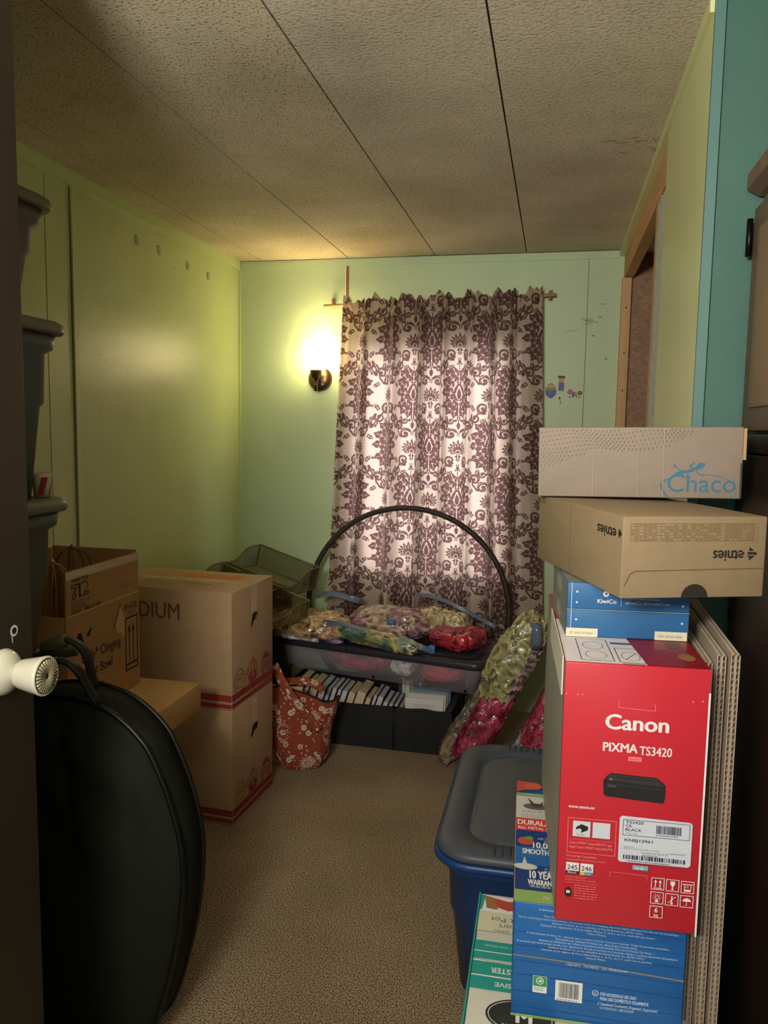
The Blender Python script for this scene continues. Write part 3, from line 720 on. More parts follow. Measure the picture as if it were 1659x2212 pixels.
# ================================================================ GREY TOTES behind the door
M_tote = mat('grey_tote_plastic', (84,90,88), 0.45, bump=0.05, bscale=400); M_totel = mat('olive_grey_tote_lid', (104,104,88), 0.42, bump=0.05, bscale=400)
def rrect(x0,x1,y0,y1,r,n=6):
    pts = []
    for cx, cy, a0 in ((x1-r,y1-r,0),(x0+r,y1-r,90),(x0+r,y0+r,180),(x1-r,y0+r,270)):
        for i in range(n+1): a = R(a0+90*i/n); pts.append((cx+r*math.cos(a), cy+r*math.sin(a)))
    return pts
def loft(mb, secs, m, cap0=True, cap1=True, smooth=True):
    n = len(secs[0][0]); vs = []; fs = []
    for pts, z in secs: vs += [(p[0], p[1], z) for p in pts]
    for i in range(len(secs)-1):
        for k in range(n): k2 = (k+1) % n; fs.append((i*n+k, i*n+k2, (i+1)*n+k2, (i+1)*n+k))
    if cap0: fs.append(tuple(range(n))[::-1])
    if cap1: fs.append(tuple((len(secs)-1)*n+k for k in range(n)))
    mb.add(vs, fs, m, smooth)
def tote(x, y, z, L, Wd, hh, mbody, mlid, label, group=None, rz=0, name='storage_bin', ribs=True, taper=0.030, lidh=0.028, over=0.026, dz=0.0, ribmat=None, corner=0.05, rimh=0.06):
    e = empty(name, (x, y, z), rz); tag(e, label, 'storage bin', group)
    mb = MB(); S2 = lambda i: rrect(i, Wd-i, i, L-i, corner)
    secs = [(S2(over+taper), 0.0), (S2(over+taper*0.45), hh*.52), (S2(over+taper*.45-.006), hh*.54), (S2(over+taper*.15), hh-rimh-.01), (S2(over-.008), hh-rimh), (S2(over-.012), hh-lidh-.001)]
    loft(mb, secs, mbody); mb.build('body', e)
    mb = MB()
    z1 = hh
    loft(mb, [(S2(.004), hh-lidh), (S2(0), hh-lidh+.006), (S2(.003), z1-.006), (S2(.012), z1), (S2(.060), z1), (S2(.066), z1-.012), (S2(.072), z1-.014), (S2(.078), z1-.004), (S2(.086), z1-.002)], mlid)
    mb.build('lid', e)
    if ribs:
        rm = ribmat or mlid
        for s in (0, 1):
            mb = MB()
            for k in range(11):
                xx = Wd*.5-.085+k*.017; y0 = .012 if s == 0 else L-.056; mb.bbox(xx-.0035,xx+.0035,y0,y0+.044,z1-.003,z1+.004,rm,.0015,1)
            mb.build('lid_grip', e)
    return e
g = 'grey bins stacked behind the door'
tote(-1.485, 1.09, 0.001, 0.54, 0.36, 0.38, M_tote, M_totel, 'lowest grey storage bin of the stack behind the door, resting on the carpet', g, ribs=False)
tote(-1.485, 1.09, 0.382, 0.54, 0.36, 0.375, M_tote, M_totel, 'second lowest grey storage bin of the stack behind the door', g, ribs=False)
tote(-1.485, 1.06, 0.758, 0.54, 0.425, 0.377, M_tote, M_totel, 'grey storage bin at mid height of the stack, a paper cup on its lid', g, ribs=False)
tote(-1.485, 1.06, 1.136, 0.54, 0.428, 0.384, M_tote, M_totel, 'grey storage bin second from the top of the stack', g, ribs=False)
tote(-1.485, 1.06, 1.521, 0.54, 0.405, 0.264, mat('brown_grey_tote',(88,80,70),0.5), M_totel, 'topmost grey storage bin with a darker round edged lid', g, ribs=False)
mb = MB(); mb.lathe([(0.0001,0),(.017,0),(.0215,.052),(.020,.054),(.016,.003)], mat('white_cup',(214,196,170),0.6), 20)
for k in range(4):
    a0 = k*1.6; mb.grid(lambda u,v,a0=a0: ((.0176+.0038*v)*math.cos(a0+.7*u+.5*v),(.0176+.0038*v)*math.sin(a0+.7*u+.5*v),.004+.04*v),5,5,i_red)
tag(mb.build('paper_cup', loc=(-1.125,1.565,1.1365)), 'small white paper cup with red marks on a grey bin lid', 'cup')

# ================================================================ ROUND BLACK BAG
M_bag = mat('black_nylon', (27,30,23), 0.8, bump=0.5, bscale=50, spec=0.2); M_pip = mat('black_piping', (12,12,12), 0.4)
out = [(-1.058,.740),(-1.02,.752),(-.984,.760),(-.93,.763),(-.879,.755),(-.835,.741),(-.799,.718),(-.770,.692),(-.747,.663),(-.719,.604),(-.700,.552),(-.681,.476),(-.677,.391),(-.689,.278),(-.716,.160),(-.749,.060),(-.79,.014),(-.86,.004),(-.95,.003),(-1.04,.012),(-1.085,.08),(-1.10,.30),(-1.10,.52),(-1.085,.68)]
bg = empty('round_bag', (-0.895, 1.42, 0.002)); tag(bg, 'large round black nylon carry bag leaning behind the door', 'bag')
def cr(P, n=4):
    o = []; N = len(P)
    for i in range(N):
        p0,p1,p2,p3 = [Vector(P[(i+k-1) % N]) for k in range(4)]
        for j in range(n):
            t = j/n; o.append(0.5*((2*p1)+(p2-p0)*t+(2*p0-5*p1+4*p2-p3)*t*t+(3*p1-p0-3*p2+p3)*t**3))
    return o
ring = cr([((x+.88)*.985, (z-.002)*.985) for x, z in out], 4)
c0 = Vector((-0.02, .38)); mb = MB(); K = 14; n = len(ring); vs = []; fs = []
def bagpt(p, s, yy): q = c0+(p-c0)*s; return q
for side in (-1, 1):
    base = len(vs)
    for j in range(K+1):
        s = 1-j/K*0.999
        for i, p in enumerate(ring):
            q = bagpt(p, s, 0); dome = 0.045+0.034*(1-s**4)
            wr = -0.016*abs(noise.noise(Vector((q.x*14+q.y*3, q.y*2.2, side*5+2))))*(1-s**8)*(.4+max(0,q.y-.2)*2.2) + 0.010*math.sin(8*math.atan2(q.y-.76, q.x+.25)*2.2)*max(0, (q.y-.25))*1.6*(1-s**6)+0.006*noise.noise(Vector((q.x*9, q.y*4, side)))*(1-s**6)
            vs.append((q.x, side*dome+wr*(1 if side < 0 else .3), q.y))
    for j in range(K):
        for i in range(n):
            i2 = (i+1) % n; a, b, c, d_ = base+j*n+i, base+j*n+i2, base+(j+1)*n+i2, base+(j+1)*n+i
            fs.append((a,b,c,d_) if side < 0 else (d_,c,b,a))
off = (K+1)*n
for i in range(n): i2 = (i+1) % n; fs.append((i2, i, off+i, off+i2))
mb.add(vs, fs, M_bag, True); mb.build('body', bg)
for sd in (-1, 1):
    mb = MB(); mb.tube([(p.x, sd*0.047, p.y) for p in ring], 0.0055, M_pip, 8, closed=True); mb.build('piping', bg)
grip = mat('ribbed_dark_grip', (84,84,60), 0.45, bump=0.6, bscale=120)
M_web = mat('black_webbing', (16,16,15), 0.5)
for (p, q, arc) in (((-1.020,1.36,.835),(-.952,1.37,.866),[(-.955,1.37,.866),(-.925,1.375,.866),(-.903,1.38,.842),(-.897,1.385,.805),(-.895,1.39,.765)]),
                    ((-1.035,1.33,.808),(-.955,1.345,.826),[(-.958,1.345,.827),(-.925,1.35,.832),(-.900,1.355,.808),(-.884,1.36,.775),(-.874,1.365,.745)])):
    mb = MB(); a = Vector(p)-bg.location; b = Vector(q)-bg.location; dd = (b-a).normalized()
    mb.tube([a, b-dd*.045], .0055, mat('pole_metal',(150,140,110),.35,metal=.8), 10); mb.build('pole', bg)
    mb = MB(); mb.tube([b-dd*.042, b-dd*.038, b+dd*.008, b+dd*.012], [.011,.0145,.0145,.010], grip, 16); mb.build('grip', bg)
    mb = MB(); mb.strap([Vector(t_)-bg.location for t_ in cr(arc,4)[:-4]], (0.15,1,0.1), .020, .005, M_web); mb.build('strap', bg)
mb = MB(); a = Vector((-1.03,1.40,.82))-bg.location; b = Vector((-.945,1.41,.838))-bg.location; mb.tube([a,b],.012,grip,12); mb.build('grip', bg)

# ================================================================ STACK ON THE RIGHT
M_teala = ink('box_teal', (36,150,142)); M_tealbox = mat('teal_white_box', (206,206,196), 0.6, var=0.04, vscale=14)
w_, d, h = 0.315, 0.48, 0.449
mb = MB(); mb.bbox(0,w_,0,d,0,h,M_tealbox,0.002); f = faces(mb,w_,d,h); T = f['top']; FR = f['front']
i_crm = ink('cream', (210,206,180)); i_lt = ink('light_teal_text', (120,176,168)); i_fd = ink('food_red', (186,74,62)); i_fd2 = ink('food_brown', (150,112,72)); i_gt = ink('grey_text', (96,106,102))
T.poly([(0,.476),(.12,.470),(.12,.420),(0,.428)], i_wht); T.up(); T.poly([(.006,.474),(.022,.470),(.036,.450),(.030,.434),(.012,.436)], i_fd2); T.poly([(.020,.470),(.050,.462),(.072,.468),(.078,.440),(.050,.434),(.034,.440)], i_fd); T.poly([(0,.476),(.008,.474),(.004,.430),(0,.430)], M_teala)
T.rect(0,.369,w_,.057,i_crm); T.up()
T.text('Instant Pot',.022+.085,.412,.019,i_gt,flip=True,w_=.086); T.text('7 Quart',.036+.052,.394,.019,i_gt,flip=True,w_=.052); T.text('COOKING SERIES',.028+.078,.377,.008,i_gt,flip=True,w_=.078)
T.rect(0,.369,w_,.0012,i_gry)
T.rect(0,.298,w_,.046,M_teala); T.up(); T.rect(0,.315,w_,.0022,i_wht); T.text('THE WAY YOU COOK',.016+.075,.334,.006,i_wht,flip=True,w_=.075); T.text('SMART',.060+.052,.327,.014,i_wht,bold=.02,flip=True,w_=.046)
T.rect(0,.227,w_,.066,M_teala); T.up(); T.rect(0,.291,w_,.0028,i_wht); T.rect(0,.256,w_,.0028,i_wht); T.text('COOKS FASTER',.030+.100,.279,.018,i_wht,bold=.02,flip=True,w_=.100); T.text('EXCLUSIVE',.038+.070,.246,.014,i_wht,bold=.02,flip=True,w_=.070)
T.line([(0,.296),(.03,.2925),(.12,.2945)],.0010,i_gry)
T.up(); T.ell(.078,.180,.050,.034,ink('dark_oval',(44,46,44)),36); T.up(); T.arc(.078,.180,.046,.030,0,360,.0012,i_wht,36); T.text('AMERICA',.072,.156,.010,i_wht,align='c'); T.text('M',.084,.168,.034,i_wht,bold=.04,align='c'); T.text('BEST BRAND',.100,.201,.008,i_wht,flip=True,align='c')
FR.rect(0,.05,w_,.28,M_teala); FR.up(); FR.text('7 QUART',.05,.20,.05,i_wht)
mb.box(-.004,-.001,.0,d-.002,.02,h+.003,M_teala)
tag(mb.build('cooker_box', loc=(-0.094,0.902,0.001), rz=R(0.8)), 'white and teal cooker box with upside down print, under the blue box', 'box')

# blue blender box lying on its side
M_blue = mat('blue_plank_print', (32,96,166), 0.5, var=0.14, vscale=5, stretch=(0.6,3,14))
i_bl = ink('blue_line', (20,66,126)); i_red2 = ink('label_red', (206,52,52)); i_grn = ink('label_green', (134,168,96)); i_nav = ink('label_navy', (22,54,116)); i_sil = ink('silver_print', (196,198,190)); i_pale = ink('pale_blue_text', (186,208,232))
w_, d, h = 0.238, 0.392, 0.176
mb = MB(); mb.bbox(0,w_,0,d,0,h,M_blue,0.0025); f = faces(mb,w_,d,h); F = f['front']; T = f['top']
for k, z in enumerate((.012,.036,.062,.083,.107,.128,.150)): F.line([(.002,z+.003),(.09,z+.002),(.16,z+.0005),(w_-.002,z-.0025)], .0008, i_bl)
F.line([(.001,.094),(w_*.5,.092),(w_-.001,.086)], .0022, ink('worn_fold', (132,128,112))); F.up()
ft = ['© 2018 Sunbeam Products, Inc. doing business as Jarden Consumer Solutions. All rights reserved.','Distributed by Sunbeam Products, Inc., Boca Raton, Florida 33431.','Three Year Satisfaction Guarantee and Ten Year Limited Warranty of the All-Metal Drive.','Due to continuing product improvement, the product inside the packaging may look slightly different from the one on the package.','Sunbeam Products, Inc. is a subsidiary of Newell Brands Inc. (NYSE: NWL).','Osterizer is a registration of Grisa Libbey Mexico, S. de R.L. de C.V. used with permission.','Made in Mexico.','',
 '© 2018 Sunbeam Products, Inc. operando bajo el nombre de Jarden Consumer Solutions. Todos los derechos reservados.','Distribuido por Sunbeam Products, Inc., Boca Raton, Florida 33431.','Garantía de Satisfacción de 3 Años y Garantía Limitada de Diez Años de la Tracción De Metal —','El producto que usted compra puede variar ligeramente del que se muestra en el empaque debido a continuo desarrollo del producto.','Sunbeam Products, Inc. es una subsidiaria de Newell Brands, Inc. (NYSE: NWL).','Osterizer es un registro de Grisa Libbey Mexico, S. de R.L. de C.V. usado con su permiso.','Hecho en México.']
for k, s in enumerate(ft):
    if s: F.text(s, w_*.49, .166-k*.0046, .0042, i_pale, align='c', w_=min(.225, len(s)*.00172))
F.text('CSBJ120915    CNT480AQ    P.N. 140458-023-000', .118, .088, .0048, i_pale, align='c', w_=.085)
F.rect(.030,.040,.020,.026,i_wht); F.up(); F.rect(.0305,.050,.019,.0155,ink('eco_green',(52,146,96))); F.ell(.040,.0585,.0055,.0055,i_wht,16); F.up(); F.ell(.040,.0585,.0042,.0042,ink('eco_green2',(52,146,96)),16); F.up(); F.poly([(.037,.0575),(.040,.061),(.0435,.0600),(.0415,.0565)],i_wht); F.lines(.032,.047,.016,2,.003,.0018,ink('eco_green',(52,146,96)))
F.rect(.062,.033,.038,.031,i_wht); F.up(); F.barcode(.067,.038,.028,.023,ink('navy_bar',(30,34,60)),4); F.lines(.064,.0345,.033,1,.002,.002,i_gry)
F.arc(.118,.0520,.004,.004,0,360,.0009,i_wht,16); F.text('UL',.1155,.0503,.004,i_wht,bold=.02)
F.text('FOR HOUSEHOLD USE ONLY',.125,.0495,.0072,i_pale,bold=.02,w_=.050); F.text('PARA USO DOMÉSTICO SOLAMENTE',.125,.0425,.0072,i_pale,bold=.02,w_=.066)
F.text('C Questions? Comments? ¿Preguntas? ¿Sugerencias?',.122,.0350,.0062,i_pale,bold=.01,w_=.082); F.text('In U.S./EN EE.UU. 1-800-334-0759',.125,.0290,.0055,i_pale,w_=.046)
F.rect(0,.0005,w_,.004,i_grn)
# top (side label of the blender), visible left of the printer box
T.rect(.0,.0,w_,.030,i_grn); T.up(); T.text('700 POWER',.040,.010,.012,i_sil,bold=.01,w_=.04)
T.rect(.0,.030,w_,.175,i_nav); T.up(); T.rect(.0,.098,w_,.055,M_blue); T.up()
T.text('10 YEAR',.022,.062,.030,i_wht,bold=.02,w_=.040); T.text('WARRANTY',.019,.045,.020,i_wht,bold=.02,w_=.045); T.text('ON ALL METAL DRIVE',.022,.038,.0085,i_sil,bold=.02,w_=.044)
T.ell(.016,.093,.018,.009,i_sil,20); T.poly([(.010,.097),(.014,.122),(.019,.099)],i_sil); T.lines(.044,.090,.045,3,.006,.003,i_pale)
T.text('SMOOTHIES',.011,.131,.022,i_wht,bold=.02,w_=.054); T.text('10,000',.028,.151,.026,i_wht,bold=.02,w_=.038); T.text('LIFE TESTED',.036,.178,.009,i_pale,w_=.030); T.text('FOR',.046,.171,.007,i_pale)
T.ell(.016,.170,.013,.013,i_fd,18); T.up(); T.ell(.022,.180,.007,.006,ink('leaf_green',(110,150,70)),12); T.up()
T.rect(.0,.205,w_,.042,i_red2); T.up(); T.text('DURALAST',.003,.224,.024,i_wht,bold=.02,w_=.070); T.text('ALL METAL DRIVE',.003,.209,.013,i_wht,bold=.01,w_=.070)
T.rect(.0,.247,w_,.085,i_sil); T.up(); T.ell(.036,.292,.024,.012,ink('blade_grey',(96,90,88)),22); T.up(); T.poly([(.028,.290),(.020,.325),(.032,.304),(.042,.304),(.048,.314),(.044,.290)],ink('blade_dark',(70,66,64))); T.text('DURA PRO 4 BLADE',.010,.268,.010,i_gry,w_=.080); T.lines(.010,.260,.080,3,.005,.002,i_gry)
T.rect(.0,.332,w_,.010,i_grn); T.up(); T.text('CLASSIC SERIES',.012,.3335,.008,i_sil)
T.poly([(.0,.392),(.040,.388),(.048,.372),(.040,.358),(.018,.356),(.0,.345)],i_fd); T.up(); T.ell(.030,.372,.015,.012,ink('straw',(200,96,72)),16)
mb.build
bo = mb.build('blender_box', loc=(-0.032,1.086,0.4515), rz=R(2.2)); tag(bo, 'blue wood grain printed blender box lying under the red printer box', 'box')
mb = MB(); mb.box(-.0008,-.0002,.02,.34,h-.012,h+.0006,mat('worn_edge',(206,168,116),.9,var=.3,vscale=60)); mb.build('worn_corner', bo)

# red printer box
M_red = mat('red_print', (186,42,54), 0.35, spec=0.4); M_side = mat('pale_box_side', (150,152,136), 0.45, var=0.15, vscale=3, stretch=(6,6,0.3))
w_, d, h = 0.186, 0.45, 0.366
mb = MB(); mb.bbox(0,w_,0,d,0,h,M_red,0.0015); f = faces(mb,w_,d,h); F = f['front']; T = f['top']; L = f['left']
L.rect(0.001,0.001,d-.002,h-.002,M_side)
Rr = f['right']; Rr.rect(0.001,0.001,d-.002,h-.002,i_wht)
i_pk = ink('pink_line', (226,120,124)); i_w2 = ink('soft_white', (222,216,220)); i_grw = ink('label_paper', (196,202,216)); i_nv = ink('label_ink', (40,42,66))
F.line([(.072,.317),(.072,.308),(.118,.306),(.118,.315)], .0007, i_pk)
for x, z in ((.018,.322),(.024,.3225),(.003,.322),(.165,.322),(.177,.3235)): F.ell(x,z,.0008,.0018,i_pk,8)
F.text('Canon', .056, .278, .029, i_w2, bold=.035, w_=.080)
F.text('PIXMA', .054, .247, .0172, i_w2, bold=.03, w_=.044); F.text('TS3420', .101, .245, .0172, i_w2, bold=.015, w_=.041)
F.rect(.087,.2355,.017,.006,i_pk); F.up(); F.text('Black·Noir',.0885,.2372,.0038,M_red,w_=.014)
# picture of the printer
pb = ink('printer_black',(28,26,28)); pb2 = ink('printer_top',(46,44,46)); pb3 = ink('printer_edge',(66,64,66))
F.poly([(.056,.206),(.062,.214),(.066,.217),(.125,.215),(.136,.206),(.137,.198),(.136,.184),(.134,.180),(.060,.184),(.057,.187)], pb); F.up()
F.poly([(.060,.207),(.065,.2155),(.124,.2135),(.133,.2055),(.134,.2035)], pb2); F.up(); F.line([(.072,.212),(.122,.2105)], .0016, pb); F.line([(.060,.202),(.136,.199)], .0006, pb3); F.text('Canon',.062,.198,.004,i_gry,bold=.01); F.poly([(.064,.2095),(.068,.2095),(.068,.2075),(.063,.2075)],i_gry)
F.text('www.canon.co', .012, .164, .0062, i_w2, bold=.03, w_=.034)
F.frame(.012,.100,.064,.050,.0008,i_pk); F.up()
F.rect(.019,.124,.023,.022,i_grw); F.rect(.045,.124,.023,.022,i_grw); F.up()
F.poly([(.023,.137),(.030,.142),(.039,.139),(.039,.134),(.031,.130),(.023,.133)], pb); F.up(); F.poly([(.023,.134),(.029,.136),(.031,.132),(.026,.130)], i_grw); F.text('Canon',.024,.126,.004,i_red)
F.line([(.014,.120),(.074,.120)], .0004, i_pk); F.text('Canon PRINT Inkjet/SELPHY app', .015, .1135, .0052, i_pk, bold=.02, w_=.056); F.text('Appli Canon PRINT Inkjet/SELPHY', .015, .1075, .0052, i_pk, bold=.02, w_=.058)
F.text('Ink Cartridge Compatibility', .012, .0945, .0046, i_pk, bold=.02, w_=.040); F.text("Compatibilité des cartouches d'encre", .012, .0895, .0042, i_pk, bold=.01, w_=.052)
for x, s, c, tt in ((.012,'245',pb,'Black'),(.031,'246',ink('cyan_strip',(70,110,190)),'Color')):
    F.rect(x,.070,.0170,.0165,i_w2); F.up(); F.rect(x,.070,.0170,.0045,c); F.up(); F.text(s,x+.0015,.0765,.0095,i_nv,bold=.01,w_=.0135); F.text(tt,x+.0025,.0710,.0040,i_w2,w_=.012)
F.rect(.031,.070,.005,.0045,ink('yellow_strip',(206,180,80))); F.rect(.0365,.070,.004,.0045,ink('green_strip',(90,160,110)))
F.text('Standard / High Capacity', .012, .0650, .0038, i_pk, w_=.028); F.text('Rendement Standard / Haut rendement', .012, .0610, .0036, i_pk, w_=.040); F.line([(.012,.058),(.056,.058)], .0004, i_pk)
F.poly([(.0115,.0465),(.016,.052),(.0205,.0465),(.0205,.040),(.016,.036),(.0115,.040)], pb); F.up(); F.rect(.0135,.0425,.005,.004,i_w2); F.lines(.024,.054,.032,6,.0036,.0018,i_pk)
# shipping sticker
F.poly([(.0825,.160),(.0795,.157),(.0795,.098),(.0825,.095),(.170,.0955),(.173,.0985),(.173,.155),(.170,.158)], i_grw); F.up()
F.frame(.084,.133,.086,.0225,.0007,i_nv); F.up()
F.text('TS3420',.0875,.1500,.0055,i_nv,bold=.02,w_=.023); F.text('CA',.0875,.1448,.0055,i_nv,bold=.02,w_=.008); F.text('BLACK',.0875,.1395,.0055,i_nv,bold=.02,w_=.021); F.text('4463C002',.0885,.1355,.0028,i_gry,w_=.015)
F.barcode(.127,.139,.032,.0115,i_nv,7); F.lines(.127,.1365,.032,1,.002,.0016,i_nv)
F.text('KNBJ12961',.087,.1250,.0056,i_nv,bold=.02,w_=.036); F.text('CANON INC.',.086,.1165,.0024,i_gry); F.text('Made in Vietnam / Fabriqué au Vietnam',.086,.1142,.0024,i_gry,w_=.046)
F.text('TS3420 CA BLACK',.108,.1095,.0034,i_gry,w_=.036); F.text('4463C002(AB)',.110,.1060,.0034,i_gry); F.text('CANON SCAN',.145,.1120,.0026,i_nv,w_=.020)
F.barcode(.086,.1000,.080,.0060,i_nv,9); F.lines(.092,.0972,.062,1,.002,.0016,i_nv)
F.rect(.099,.0860,.020,.0065,ink('ca_bk_tab',(112,168,190))); F.up(); F.text('CA BK',.102,.0873,.0042,i_wht,bold=.02)
F.line([(.070,.072),(.070,.080),(.118,.079),(.118,.071)], .0005, i_pk)
def icon(cx, cz, k):
    s = .0085; F.frame(cx-s,cz-s,2*s,2*s,.0009,i_w2); F.up()
    if k == 0:
        for x in (-.003,.003): F.rect(cx+x-.0006,cz-.0045,.0012,.0075,i_w2); F.poly([(cx+x-.002,cz+.002),(cx+x+.002,cz+.002),(cx+x,cz+.006)],i_w2)
        F.rect(cx-.0055,cz-.0065,.011,.001,i_w2)
    elif k == 1: F.poly([(cx-.003,cz+.006),(cx+.003,cz+.006),(cx+.0028,cz+.001),(cx+.0008,cz-.001),(cx+.0008,cz-.005),(cx+.003,cz-.006),(cx-.003,cz-.006),(cx-.0008,cz-.005),(cx-.0008,cz-.001),(cx-.0028,cz+.001)],i_w2)
    elif k == 2: F.rect(cx-.0065,cz+.0035,.013,.0012,i_w2); F.rect(cx-.0042,cz-.006,.0084,.003,i_w2); F.line([(cx-.0042,cz-.003),(cx-.0042,cz+.003)],.0008,i_w2); F.line([(cx+.0042,cz-.003),(cx+.0042,cz+.003)],.0008,i_w2); F.text('11',cx-.0025,cz-.001,.005,i_w2,bold=.03)
    elif k == 3:
        for a in range(0,360,40): F.line([(cx+.0015*math.cos(R(a)),cz+.001+.0015*math.sin(R(a))),(cx+.0055*math.cos(R(a)),cz+.001+.0055*math.sin(R(a)))],.0006,i_w2)
        F.poly([(cx-.003,cz-.006),(cx+.003,cz-.006),(cx,cz-.001)],i_w2)
    elif k == 4: F.line([(cx-.005,cz-.005),(cx+.005,cz+.005)],.0008,i_w2); F.line([(cx,cz-.004),(cx,cz+.0055)],.0016,i_w2); F.ell(cx,cz-.005,.0017,.0017,i_w2,10)
    elif k == 5: F.poly([(cx-.006,cz),(cx-.004,cz+.0035),(cx,cz+.005),(cx+.004,cz+.0035),(cx+.006,cz)],i_w2); F.line([(cx,cz+.001),(cx,cz-.005),(cx-.002,cz-.0055)],.0008,i_w2)
    else: F.text('6',cx,cz-.0005,.0095,i_w2,bold=.03,align='c'); F.text('kg',cx,cz-.0065,.0062,i_w2,bold=.02,align='c')
for k, (a, b) in enumerate(((0,0),(1,0),(2,0),(0,1),(1,1),(2,1),(0,2))): icon(.1325+a*.0190+b*-.0003, .0695-b*.0195-a*.0003, k)
F.rect(w_-.0035,.001,.0025,h-.03,i_w2)
# top of the printer box: white warning panel and dark red glossy panel
T.rect(.001,.002,.105,.24,i_w2); T.up(); T.frame(.022,.012,.044,.110,.0012,i_nv); T.arc(.044,.040,.014,.020,0,360,.0008,i_nv,20); T.arc(.044,.088,.014,.020,0,360,.0008,i_nv,20)
T.frame(.072,.010,.034,.070,.0012,i_nv); T.arc(.090,.040,.012,.022,0,360,.0008,i_nv,18); T.line([(.082,.025),(.098,.055)],.001,i_nv); T.rect(.070,.100,.03,.01,i_blu)
T.poly([(.106,.002),(.185,.002),(.185,.22),(.092,.22)], mat('dark_red_gloss',(140,22,30),.45,coat=.15)); T.up(); T.ell(.165,.05,.011,.018,ink('gold_print',(150,104,60)),16); T.rect(.148,.09,.022,.04,ink('dull_panel',(120,84,84)))
T.up(); T.rect(.074,.0,.03,.010,tape)
pbx = mb.build('printer_box', loc=(0.0245,1.052,0.6295), rz=R(3.2)); tag(pbx, 'tall red printer box with white lettering and a shipping sticker', 'box')
mb = MB(); mb.box(-.003,-.0012,.012,.30,h-.05,h+.004,mat('flap_white',(206,204,190),.6)); mb.build('flap', pbx)

# small blue craft box
M_craft = mat('blue_craft_box', (42,98,150), 0.55, var=0.05, vscale=10); M_crside = mat('grey_craft_side', (122,126,116), 0.55, var=0.1, vscale=10)
kb = empty('craft_box', (0.0265,1.182,0.997), R(5.5)); tag(kb, 'blue and grey craft box between the red box and the shoe boxes', 'box')
w_, d = 0.176, 0.205
for nm, z0, z1 in (('base',0,.0405),('lid',.0418,.0815)):
    mb = MB(); mb.bbox(0,w_,0,d,z0,z1,M_craft,0.0015); f = faces(mb,w_,d,z1); f['left'].rect(.001,z0+.001,d-.002,z1-z0-.002,M_crside)
    f['top'].rect(.001,.001,w_-.002,d-.002,M_crside); f['top'].up()
    F = f['front']; F.rect(.006,z0,.0008,z1-z0,i_pale)
    for x in (.014,w_-.010):
        for z in (z0+.010,z0+.026): F.ell(x,z,.0017,.0017,i_pale,10)
    LL = f['left']; LL.poly([(.06,z0+.012),(.10,z0+.006),(.14,z0+.016),(.12,z0+.030),(.08,z0+.032)], ink('side_print',(150,156,142)))
    if nm == 'base':
        for x, s in ((.0,'SET #0021023-BAG'),(.128,'PART #DW01-0028')): F.rect(x,0,.046,.013,i_crm); F.up(); F.text(s,x+.005,.004,.0052,i_gry,w_=.034)
    else:
        F.ell(.056,.066,.0046,.0046,i_w2,14); F.up(); F.ell(.056,.066,.0018,.0018,i_blu,10); F.text('KiwiCo',.044,.052,.0088,i_w2,bold=.03,w_=.027); F.line([(.078,.048),(.078,.070)],.0006,i_pale)
        F.text('SHOW OFF WHAT YOU MAKE!',.084,.0585,.0042,i_pale,w_=.050); F.text('#KiwiCo #DoodleCrate',.084,.0515,.0062,i_pale,bold=.01,w_=.064)
    mb.build(nm, kb)
mb = MB(); mb.box(.0,w_,.0,d,.0407,.0416,mat('lid_rim',(150,156,160),.6)); mb.build('lid_rim', kb)

# upper shoe boxes
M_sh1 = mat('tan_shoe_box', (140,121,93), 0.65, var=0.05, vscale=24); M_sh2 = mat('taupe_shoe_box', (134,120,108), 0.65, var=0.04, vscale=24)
sb = empty('shoe_box', (0.092,1.072,1.0805), R(20)); tag(sb, 'tan shoe box with upside down black lettering, turned at an angle below the topmost box', 'shoe box')
w_, d, h = 0.205, 0.335, 0.110
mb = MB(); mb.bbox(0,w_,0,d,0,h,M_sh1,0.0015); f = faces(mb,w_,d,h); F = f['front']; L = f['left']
dk = ink('shoe_black',(34,30,24)); pr = ink('pale_print',(122,100,64))
def star(F, x, z, s):
    F.poly([(x+s,z),(x,z+s*.8),(x,z+s*.35),(x-s*.2,z+s*.35),(x-s*.2,z-s*.35),(x,z-s*.35),(x,z-s*.8)],dk)
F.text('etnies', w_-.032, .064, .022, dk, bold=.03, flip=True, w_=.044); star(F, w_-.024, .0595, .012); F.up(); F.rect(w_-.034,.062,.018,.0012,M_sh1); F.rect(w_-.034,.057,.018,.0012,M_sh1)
F.frame(.010,.077,.182,.024,.0005,pr); 
for k in range(1,6): F.line([(.010,.077+k*.004),(.192,.077+k*.004)],.0004,pr)
for k in range(1,30): F.line([(.010+k*.00607,.077),(.010+k*.00607,.101)],.0004,pr)
rn = random.Random(2)
for k in range(29):
    for j in range(6):
        if rn.random() < .7: F.rect(.0112+k*.00607,.0785+j*.004,.003,.0014,pr)
F.line([(.004,.018),(.012,.034),(.020,.0375),(w_-.003,.040)],.0009,ink('lid_cut',(106,84,58)))
F.up(); F.poly([(.104-.019*math.cos(R(a)),.0006+.0185*math.sin(R(a))) for a in range(0,181,12)],ink('finger_hole',(38,34,26),1.0))
L.up(); L.text('etnies', d-.020, .091, .022, dk, bold=.03, flip=True, w_=.062); star(L, d-.011, .0865, .009); L.line([(.150,.001),(.150,h-.001)],.0009,ink('side_fold',(140,118,78))); L.rect(.006,h-.012,.022,.006,pr)
mb.build('lid', sb)
mb = MB(); mb.box(.004,w_-.004,.004,d-.004,-.0006,-.0001,M_sh1); mb.build('base', sb)

